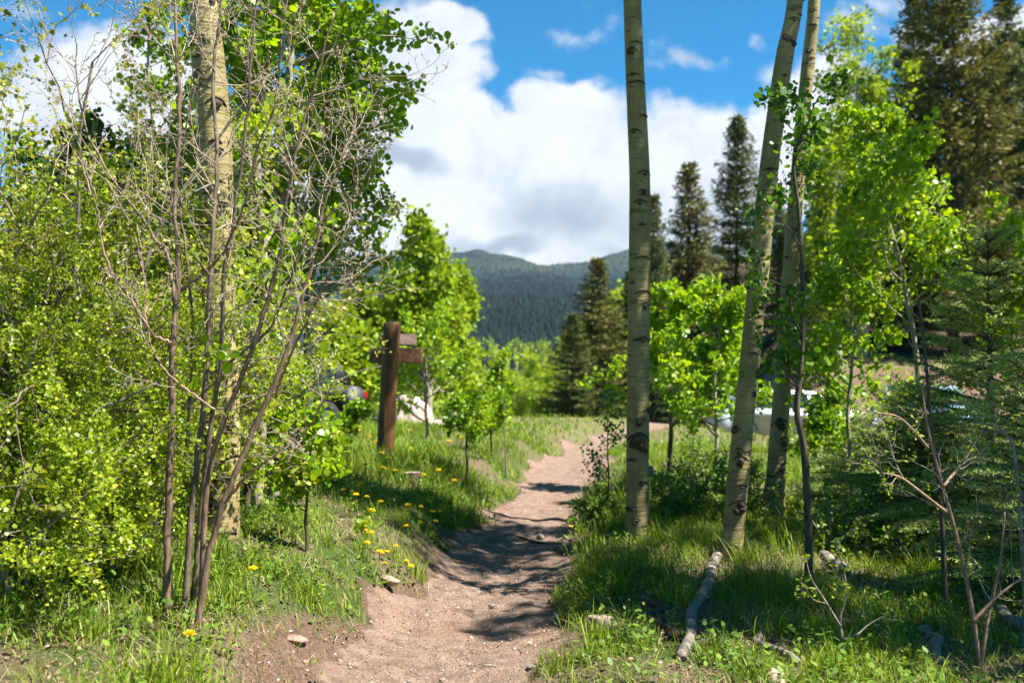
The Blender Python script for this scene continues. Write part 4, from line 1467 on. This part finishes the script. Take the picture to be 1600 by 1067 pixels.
rock('rounded tan rock half buried in grass at the right edge of the trail', ground_at(936, 982), (.22, .18, .15), 'tan_rock', 1, .3)
rock('pale rock cut by the bottom frame edge right of the trail', ground_at(1212, 1066), (.17, .15, .10), 'tan_rock', 2, .8)
rock('large pale pink boulder behind the sign post', on_ground(645, 20.5), (.95, .8, 1.15), 'pink_rock', 3, .2)
rock('lower pink boulder beside the larger pale one, under the pale leaved shrub', on_ground(690, 21), (.6, .5, .3), 'pink_rock', 4, .9)
_a, _b = ground_at(590, 895), ground_at(628, 938)
rock('long slab of pale stone lying on the bare left bank of the trail', (_a + _b) / 2 + [0, 0, .02], (float(np.hypot(*(_b - _a)[:2])) * 1.05, .10, .08), 'tan_rock', 5, math.atan2((_b - _a)[1], (_b - _a)[0]))
rock('reddish flat stone at the lower left of the bank', ground_at(462, 1002), (.17, .10, .06), 'red_rock', 16, .1)
rock('small grey rock at the start of the side path beside dandelions', on_ground(520, 14.5), (.35, .3, .2), 'grey_rock', 7, .4)
for k, (px, py, s, lab) in enumerate(((768, 950, .05, 'small dark stone sitting in the middle of the trail'), (735, 1000, .045, 'small tan stone on the trail near the bottom frame edge'), (845, 842, .09, 'dark stone against the right edge of the trail beneath the tree shade'),
                                      (665, 965, .04, 'small pale stone on the left half of the trail'), (830, 1045, .05, 'tan stone on the trail at bottom centre right'), (878, 920, .06, 'pale stick shaped stone at the grass edge right of the trail'),
                                      (648, 966, .035, 'small grey stone beside the pale one on the left half of the trail'))):
    rock(lab, ground_at(px, py), (s * 1.3, s, s * .8), 'tan_rock' if k % 2 else 'grey_rock', 20 + k, k, .2, sub=2)


def log(label, a, b, r0, r1, mat, seed, name='fallen_log', lift=.6, crooked=.03, grp=None, cat='log', stubs=2):
    rr_ = np.random.default_rng(seed)
    a, b = np.asarray(a, float), np.asarray(b, float)
    n = 7
    pts = np.linspace(a, b, n)
    pts[1:-1] += rr_.normal(size=(n - 2, 3)) * crooked * [1, 1, .2]
    for p, q in zip(pts, np.linspace(r0, r1, n)):
        p[2] = float(H(p[0], p[1])) + q * lift
    path, rad = polyline(pts, np.linspace(r0, r1, n), 26)
    rad = rad * (1 + rr_.normal(size=26) * .05)
    root = thing(name, label, cat, path[0], grp)
    m = MB()
    ell = 1 + rr_.normal(size=(26, 10)) * .05
    tube(m, path, rad, 10, ell=ell)
    body = m.build('trunk', M[mat], root, path[0], smooth=True)
    for _ in range(stubs):
        j = rr_.integers(4, 22)
        d = nrm(nrm(path[j + 1] - path[j]) * .6 + rdir(1, rr_)[0] * .8 + [0, 0, .5])
        m = MB()
        tube(m, [path[j], path[j] + d * rad[j] * 1.5, path[j] + d * rad[j] * 2.6], [rad[j] * .3, rad[j] * .22, rad[j] * .12], 6)
        m.build('branch_stub', M[mat], root, path[0])


log('crooked grey fallen log lying from the leaning aspen towards the camera', ground_at(1064, 1030), ground_at(1122, 872), .029, .042, 'dead_wood', 1, crooked=.022, lift=.45)
log('thin pale fallen branch lying in grass at the lower right', ground_at(1245, 1040), ground_at(1150, 960), .022, .015, 'dead_wood', 2, lift=.7)
log('short brown branch lying in grass left of the crooked log', ground_at(1042, 995), ground_at(1012, 935), .018, .02, 'rot_wood', 3, stubs=1)
log('pale broken log end at the shaded right, below the dark stemmed sapling', ground_at(1320, 900), ground_at(1285, 872), .045, .045, 'dead_wood', 4, stubs=1)
log('grey weathered log stub at the lower right beside the reddish sapling', ground_at(1470, 1035), ground_at(1448, 985), .026, .03, 'dead_wood', 5, lift=.3, stubs=1)
log('long grey log crossing behind the reddish sapling to the right edge', ground_at(1500, 935), ground_at(1600, 985), .035, .045, 'dead_wood', 6)
log('dark rotten log lying in the shade left of the sign post', ground_at(470, 745), ground_at(540, 722), .05, .06, 'rot_wood', 7)
log('thin dark root lying across the shaded trail', ground_at(880, 850), ground_at(790, 838), .014, .012, 'rot_wood', 8, 'exposed_root', stubs=0, cat='root')
log('brown log lying behind the straight aspen in the undergrowth', ground_at(1035, 732), ground_at(1085, 745), .05, .06, 'rot_wood', 9)
log('pale stick in the grass at the trail edge above the tan rock', ground_at(900, 928), ground_at(928, 915), .014, .018, 'dead_wood', 10, stubs=0, name='fallen_branch', cat='branch')
log('grey log lying at the feet of the two rear aspens', ground_at(1160, 850), ground_at(1205, 862), .035, .04, 'dead_wood', 11)


def stump(label, loc, rad, h, mat, seed, tilt=0):
    rr_ = np.random.default_rng(seed)
    b = np.asarray(loc, float)
    root = thing('tree_stump', label, 'stump', b)
    m = MB()
    tube(m, [b + [0, 0, -.05], b + [0, 0, .03], b + [tilt * h * .5, 0, h * .6], b + [tilt * h, 0, h]], [rad * 1.35, rad * 1.15, rad, rad * .97], 14, ell=1 + rr_.normal(size=(4, 14)) * .05, cap=False)
    m.build('bark_side', M[mat], root, b)
    m = MB()
    th = np.arange(14) / 14 * 6.283
    m.add(np.concatenate([np.stack([np.cos(th) * rad * .97 + tilt * h, np.sin(th) * rad * .97, np.full(14, h) + rr_.normal(size=14) * .004], -1) + b, [b + [tilt * h, 0, h + .01]]]), np.stack([np.arange(14), (np.arange(14) + 1) % 14, np.full(14, 14)], 1))
    m.build('cut_top', M['dead_wood'] if mat != 'rot_wood' else M['board_grey'], root, b)


stump('small dark stump in the shaded grass in front of the sign post', ground_at(644, 756), .10, .12, 'rot_wood', 1)
stump('thin grey stump leaning beside the straight aspen', ground_at(1019, 765), .045, .28, 'dead_wood', 2, -.12)


# ------------------------------------------------------------------ dandelions
def dandelion_proto(seed):
    rr_ = np.random.default_rng(seed)
    hgt = .11 + .02 * (seed % 3)
    m = MB()
    p, q = polyline([(0, 0, -.02), (.006, .004, hgt * .5), (0, 0, hgt)], [.0024, .0022, .002], 7)
    tube(m, p, q, 5)
    st = m.mesh('stalk', M['stalk'])
    m = MB()
    for lay, (n, L, el) in enumerate(((26, .021, .12), (22, .016, .5), (14, .010, 1.0))):
        a = np.arange(n) / n * 6.283 + lay * .1
        T = np.stack([np.cos(a) * math.cos(el), np.sin(a) * math.cos(el), np.full(n, math.sin(el))], -1)
        N = np.stack([-np.cos(a) * math.sin(el), -np.sin(a) * math.sin(el), np.full(n, math.cos(el))], -1)
        blades(m, np.tile([0, 0, hgt + lay * .001], (n, 1)) + T * .002, N + rr_.normal(size=(n, 3)) * .15, T, L * rr_.uniform(.85, 1.15, n), np.array([(0, .06), (.9, .16), (1, 0), (.9, -.16), (0, -.06)]), 0)
    tube(m, [(0, 0, hgt - .008), (0, 0, hgt - .003), (0, 0, hgt + .004)], [.002, .006, .009], 8)
    hd = m.mesh('flower_head', M['petal'])
    m = MB()
    n = 6
    a = np.arange(n) / n * 6.283 + rr_.normal(size=n) * .3
    T = np.stack([np.cos(a), np.sin(a), np.full(n, .35)], -1)
    blades(m, np.zeros((n, 3)), np.stack([-np.cos(a) * .3, -np.sin(a) * .3, np.ones(n)], -1), T, rr_.uniform(.06, .11, n), np.array([(0, .03), (.3, .08), (.4, .05), (.6, .13), (.68, .08), (.85, .14), (1, 0), (.85, -.14), (.68, -.08), (.6, -.13), (.4, -.05), (.3, -.08), (0, -.03)]), .5)
    lf = m.mesh('leaf_rosette', M['weed_leaf'])
    return hgt, (st, hd, lf)


DP = [dandelion_proto(s) for s in (1, 2, 3)]


def dandelion(px, py, label, grp, sc=1.0, k=0):
    hgt, meshes = DP[k % 3]
    Y = np.exp(np.linspace(math.log(2.3), math.log(40), 1500))
    x = (px - 800) / F * Y
    z = EYE + (HZ - py) / F * Y
    below = np.nonzero(z <= H(x, Y) + hgt * sc)[0]
    i = below[0] if len(below) else -1
    o = thing('dandelion', label, 'flower', (x[i], Y[i], float(H(x[i], Y[i]))), grp)
    for nm, me in zip(('stalk', 'flower_head', 'leaf_rosette'), meshes):
        c = bpy.data.objects.new(nm, me)
        COL.objects.link(c)
        c.parent = o
    o.rotation_euler = (random.uniform(-.15, .1), random.uniform(-.12, .12), random.uniform(0, 6))
    o.scale = (sc,) * 3


dandelion(298, 990, 'nearest dandelion, big yellow flower in the grass below the bare shrub', None, 1.15, 0)
dandelion(397, 888, 'single dandelion in taller grass right of the bare shrub stems', None, 1.1, 1)
DN = [(538, 765), (561, 773), (552, 768), (571, 776), (636, 797), (657, 791), (640, 789), (689, 800), (674, 800), (639, 822), (654, 817), (683, 815), (618, 854), (586, 863), (604, 863), (600, 881), (572, 848), (569, 829), (580, 832), (564, 821), (583, 797), (597, 784), (632, 877), (645, 883)]
DF = [(763, 788), (774, 807), (747, 793), (712, 751), (643, 755), (641, 701), (651, 712), (524, 691), (509, 677), (544, 673), (493, 756), (597, 708), (607, 716), (573, 726), (595, 731), (563, 672), (577, 683), (478, 668), (530, 680), (505, 662), (548, 690), (590, 690), (700, 690), (722, 684), (640, 672), (690, 735), (665, 742), (420, 759), (493, 745), (756, 760), (618, 735)]
for k, (a, b) in enumerate(DN):
    dandelion(a, b, 'small dandelion in the yellow drift on the grassy bank left of the trail', 'dandelions on the grassy bank', random.uniform(.95, 1.35), k)
for k, (a, b) in enumerate(DF):
    dandelion(a, b, 'distant dandelion in the grass around the sign post', 'dandelions around the sign post', random.uniform(1.2, 1.7), k)
dandelion(890, 823, 'lone dandelion at the right grass edge of the trail', None, 1.0, 2)


# ------------------------------------------------------------------ trail sign
def box_bevel(dims, bev=.008, seg=2):
    bm = bmesh.new()
    bmesh.ops.create_cube(bm, size=1)
    bmesh.ops.scale(bm, vec=dims, verts=bm.verts)
    bmesh.ops.bevel(bm, geom=bm.edges[:], offset=bev, segments=seg, affect='EDGES')
    return bm


def bm_obj(bm, name, mat, parent, loc=(0, 0, 0), rot=(0, 0, 0), smooth=False):
    me = bpy.data.meshes.new(name)
    bm.to_mesh(me)
    bm.free()
    me.materials.append(M[mat])
    if smooth:
        for p in me.polygons:
            p.use_smooth = True
    o = bpy.data.objects.new(name, me)
    COL.objects.link(o)
    o.parent = parent
    o.location = loc
    o.rotation_euler = rot
    return o


def trail_sign():
    Y = 12.0
    b = P(600, 716, Y)
    b[2] = float(H(b[0], b[1]))
    top = P(613, 506, Y)
    root = thing('trail_sign', 'brown wooden trail sign post with two crossing boards seen from behind', 'sign', b)
    m = MB()
    n = 14
    r0 = np.random.default_rng(5)
    path = np.linspace(b - [0, 0, .1], top, n)
    rad = np.full(n, .103) + r0.normal(size=n) * .002
    rad = np.append(rad, [.096, .08])
    path = np.concatenate([path, [top + [0, 0, .012], top + [0, 0, .018]]])
    tube(m, path, rad, 22)
    m.build('post', M['post'], root, b, smooth=True)
    u = Y / F
    c = P(616.5, 555, Y) - b
    bm_obj(box_bevel((.66, .05, .185), .012), 'sign_board', 'board', root, c + np.array([0, .135, 0]), (0, .0, math.radians(-6)))
    c2 = P(619, 530, Y) - b
    bb = bm_obj(box_bevel((.46, .05, .15), .02), 'sign_board', 'board_grey', root, c2 + np.array([0, .19, 0]), (0, 0, math.radians(16)))
    bb['label'] = 'smaller greyer weathered upper board'
    for dz in (c[2] + .04, c[2] - .04, c2[2]):
        t = (dz) / (top[2] - b[2])
        ctr = (top - b) * t
        mm = MB()
        a = ctr + np.array([.02, -.112, 0])
        tube(mm, [a, a + [0, -.012, 0]], [.014, .012], 8)
        mm.build('bolt', M['plastic'], root, (0, 0, 0))


trail_sign()


# ------------------------------------------------------------------ parked cars
def car(label, loc, rot, paint, long=4.5, hgt=1.5):
    root = thing('parked_car', label, 'car', loc, 'cars parked beyond the trees')
    root.rotation_euler = (0, 0, rot)
    hl = long / 2

    def prof(pts, w, bev, name, mat, taper=1.0, zt=None):
        bm = bmesh.new()
        vs = [bm.verts.new((x_, -w / 2, z_)) for x_, z_ in pts]
        f = bm.faces.new(vs)
        e = bmesh.ops.extrude_face_region(bm, geom=[f])
        bmesh.ops.translate(bm, vec=(0, w, 0), verts=[v for v in e['geom'] if isinstance(v, bmesh.types.BMVert)])
        bmesh.ops.recalc_face_normals(bm, faces=bm.faces)
        if taper != 1.0:
            z0, z1 = min(p[1] for p in pts), max(p[1] for p in pts)
            for v in bm.verts:
                v.co.y *= 1 - (1 - taper) * (v.co.z - z0) / (z1 - z0)
        bmesh.ops.bevel(bm, geom=bm.edges[:], offset=bev, segments=3, affect='EDGES')
        return bm_obj(bm, name, mat, root, smooth=True)
    arch = lambda cx: [(cx + .38 * math.cos(t), .30 + .40 * math.sin(t)) for t in np.linspace(0, math.pi, 9)]
    wx = hl - .85
    body = [(-hl, .32), (-wx - .42, .24)] + arch(-wx)[::-1] + [(-wx + .42, .22), (wx - .42, .22)] + arch(wx)[::-1] + [(wx + .42, .24), (hl, .34), (hl + .02, .62), (hl - .12, .82), (hl - 1.05, .96), (-hl + .35, .99), (-hl + .02, .92), (-hl - .03, .55)]
    prof(body, 1.80, .05, 'body', paint)
    cab = [(-hl + .25, .95), (-hl + .55, hgt - .05), (-hl + .85, hgt), (.25, hgt), (.6, hgt - .06), (hl - 1.15, .93)]
    cb = prof(cab, 1.66, .05, 'cabin', paint, .82)

    def panel(name, mat, pts, par=root):
        m = MB()
        p = np.array(pts, float)
        m.add(p, np.arange(len(p))[None])
        return m.build(name, M[mat], par, (0, 0, 0))
    hw = lambda z_: (1.66 / 2) * (1 - .18 * (z_ - .93) / (hgt - .93)) + .006
    for sg in (-1, 1):
        for x0, x1, t0, t1 in ((-hl + .48, -.55, -hl + .72, -.55), (-.47, .35, -.47, .30), (.43, hl - 1.35, .38, .62)):
            zb, zt = 1.0, hgt - .10
            panel('side_window', 'glass', [(x0, sg * hw(zb), zb), (x1, sg * hw(zb), zb), (t1, sg * hw(zt), zt), (t0, sg * hw(zt), zt)], cb)
        for cx in (-wx, wx):
            m = MB()
            prf = [(.20, .0), (.31, .02), (.335, .05), (.335, .17), (.31, .2), (.20, .22)]
            th = np.arange(24) / 24 * 6.283
            V = np.array([[(cx + rr_ * math.cos(t), sg * (.70 + d), .335 + rr_ * math.sin(t)) for t in th] for rr_, d in prf])
            i = np.arange(len(prf) - 1)[:, None] * 24
            j = np.arange(24)[None]
            m.add(V, np.stack([i + j, i + (j + 1) % 24, i + 24 + (j + 1) % 24, i + 24 + j], -1).reshape(-1, 4))
            wl = m.build('wheel', M['rubber'], root)
            m = MB()
            tube(m, [(cx, sg * .80, .335), (cx, sg * .895, .335), (cx, sg * .905, .335)], [.205, .2, .12], 20)
            m.build('rim', M['rim'], wl)
        bm_obj(box_bevel((.10, .34, .20), .03), 'tail_light', 'tail', root, (-hl + .0, sg * .68, .80))
        bm_obj(box_bevel((.22, .38, .15), .04), 'headlight', 'lamp', root, (hl - .10, sg * .62, .72))
        bm_obj(box_bevel((.16, .22, .14), .04), 'door_mirror', paint, root, (.62, sg * .95, 1.02))
    panel('rear_window', 'glass', [(-hl + .255, -.62, 1.02), (-hl + .255, .62, 1.02), (-hl + .49, .56, hgt - .12), (-hl + .49, -.56, hgt - .12)], cb)
    k = (hgt - .06 - .93) / (.6 - (hl - 1.15))
    xw = lambda z_: (hl - 1.15) + (z_ - .93) / k + .012
    panel('windscreen', 'glass', [(xw(1.0), -.68, 1.0), (xw(1.0), .68, 1.0), (xw(hgt - .13), .60, hgt - .13), (xw(hgt - .13), -.60, hgt - .13)], cb)
    bm_obj(box_bevel((.12, 1.7, .2), .04), 'bumper', 'plastic', root, (-hl - .02, 0, .42))
    bm_obj(box_bevel((.12, 1.7, .2), .04), 'bumper', 'plastic', root, (hl + .0, 0, .42))
    return root


car('silver car parked side on behind the right aspens, red tail light showing', on_ground(1236, 28.6), math.radians(-4), 'white_paint', 4.6, 1.48)
car('dark car parked behind the leafy aspens left of the sign', on_ground(402, 21.5), math.radians(192), 'black_paint', 4.5, 1.55)
car('pale blue car hidden behind the young firs at right', on_ground(1452, 32.6), math.radians(-78), 'blue_paint', 4.3, 1.6)


# ------------------------------------------------------------------ the air between here and the mountains
def haze():
    bm = bmesh.new()
    bmesh.ops.create_cube(bm, size=1)
    bmesh.ops.scale(bm, vec=(9000, 3400, 900), verts=bm.verts)
    bmesh.ops.translate(bm, vec=(0, 1600, 400), verts=bm.verts)
    me = bpy.data.meshes.new('haze')
    bm.to_mesh(me)
    bm.free()
    m, g = new_mat('pale_air')
    out = g.node('ShaderNodeOutputMaterial')
    v = g.node('ShaderNodeVolumePrincipled')
    v.inputs['Color'].default_value = (.42, .66, 1, 1)
    v.inputs['Density'].default_value = .00005
    g.link(v.outputs[0], out.inputs['Volume'])
    me.materials.append(m)
    o = bpy.data.objects.new('haze', me)
    COL.objects.link(o)
    tag(o, kind='stuff')


haze()
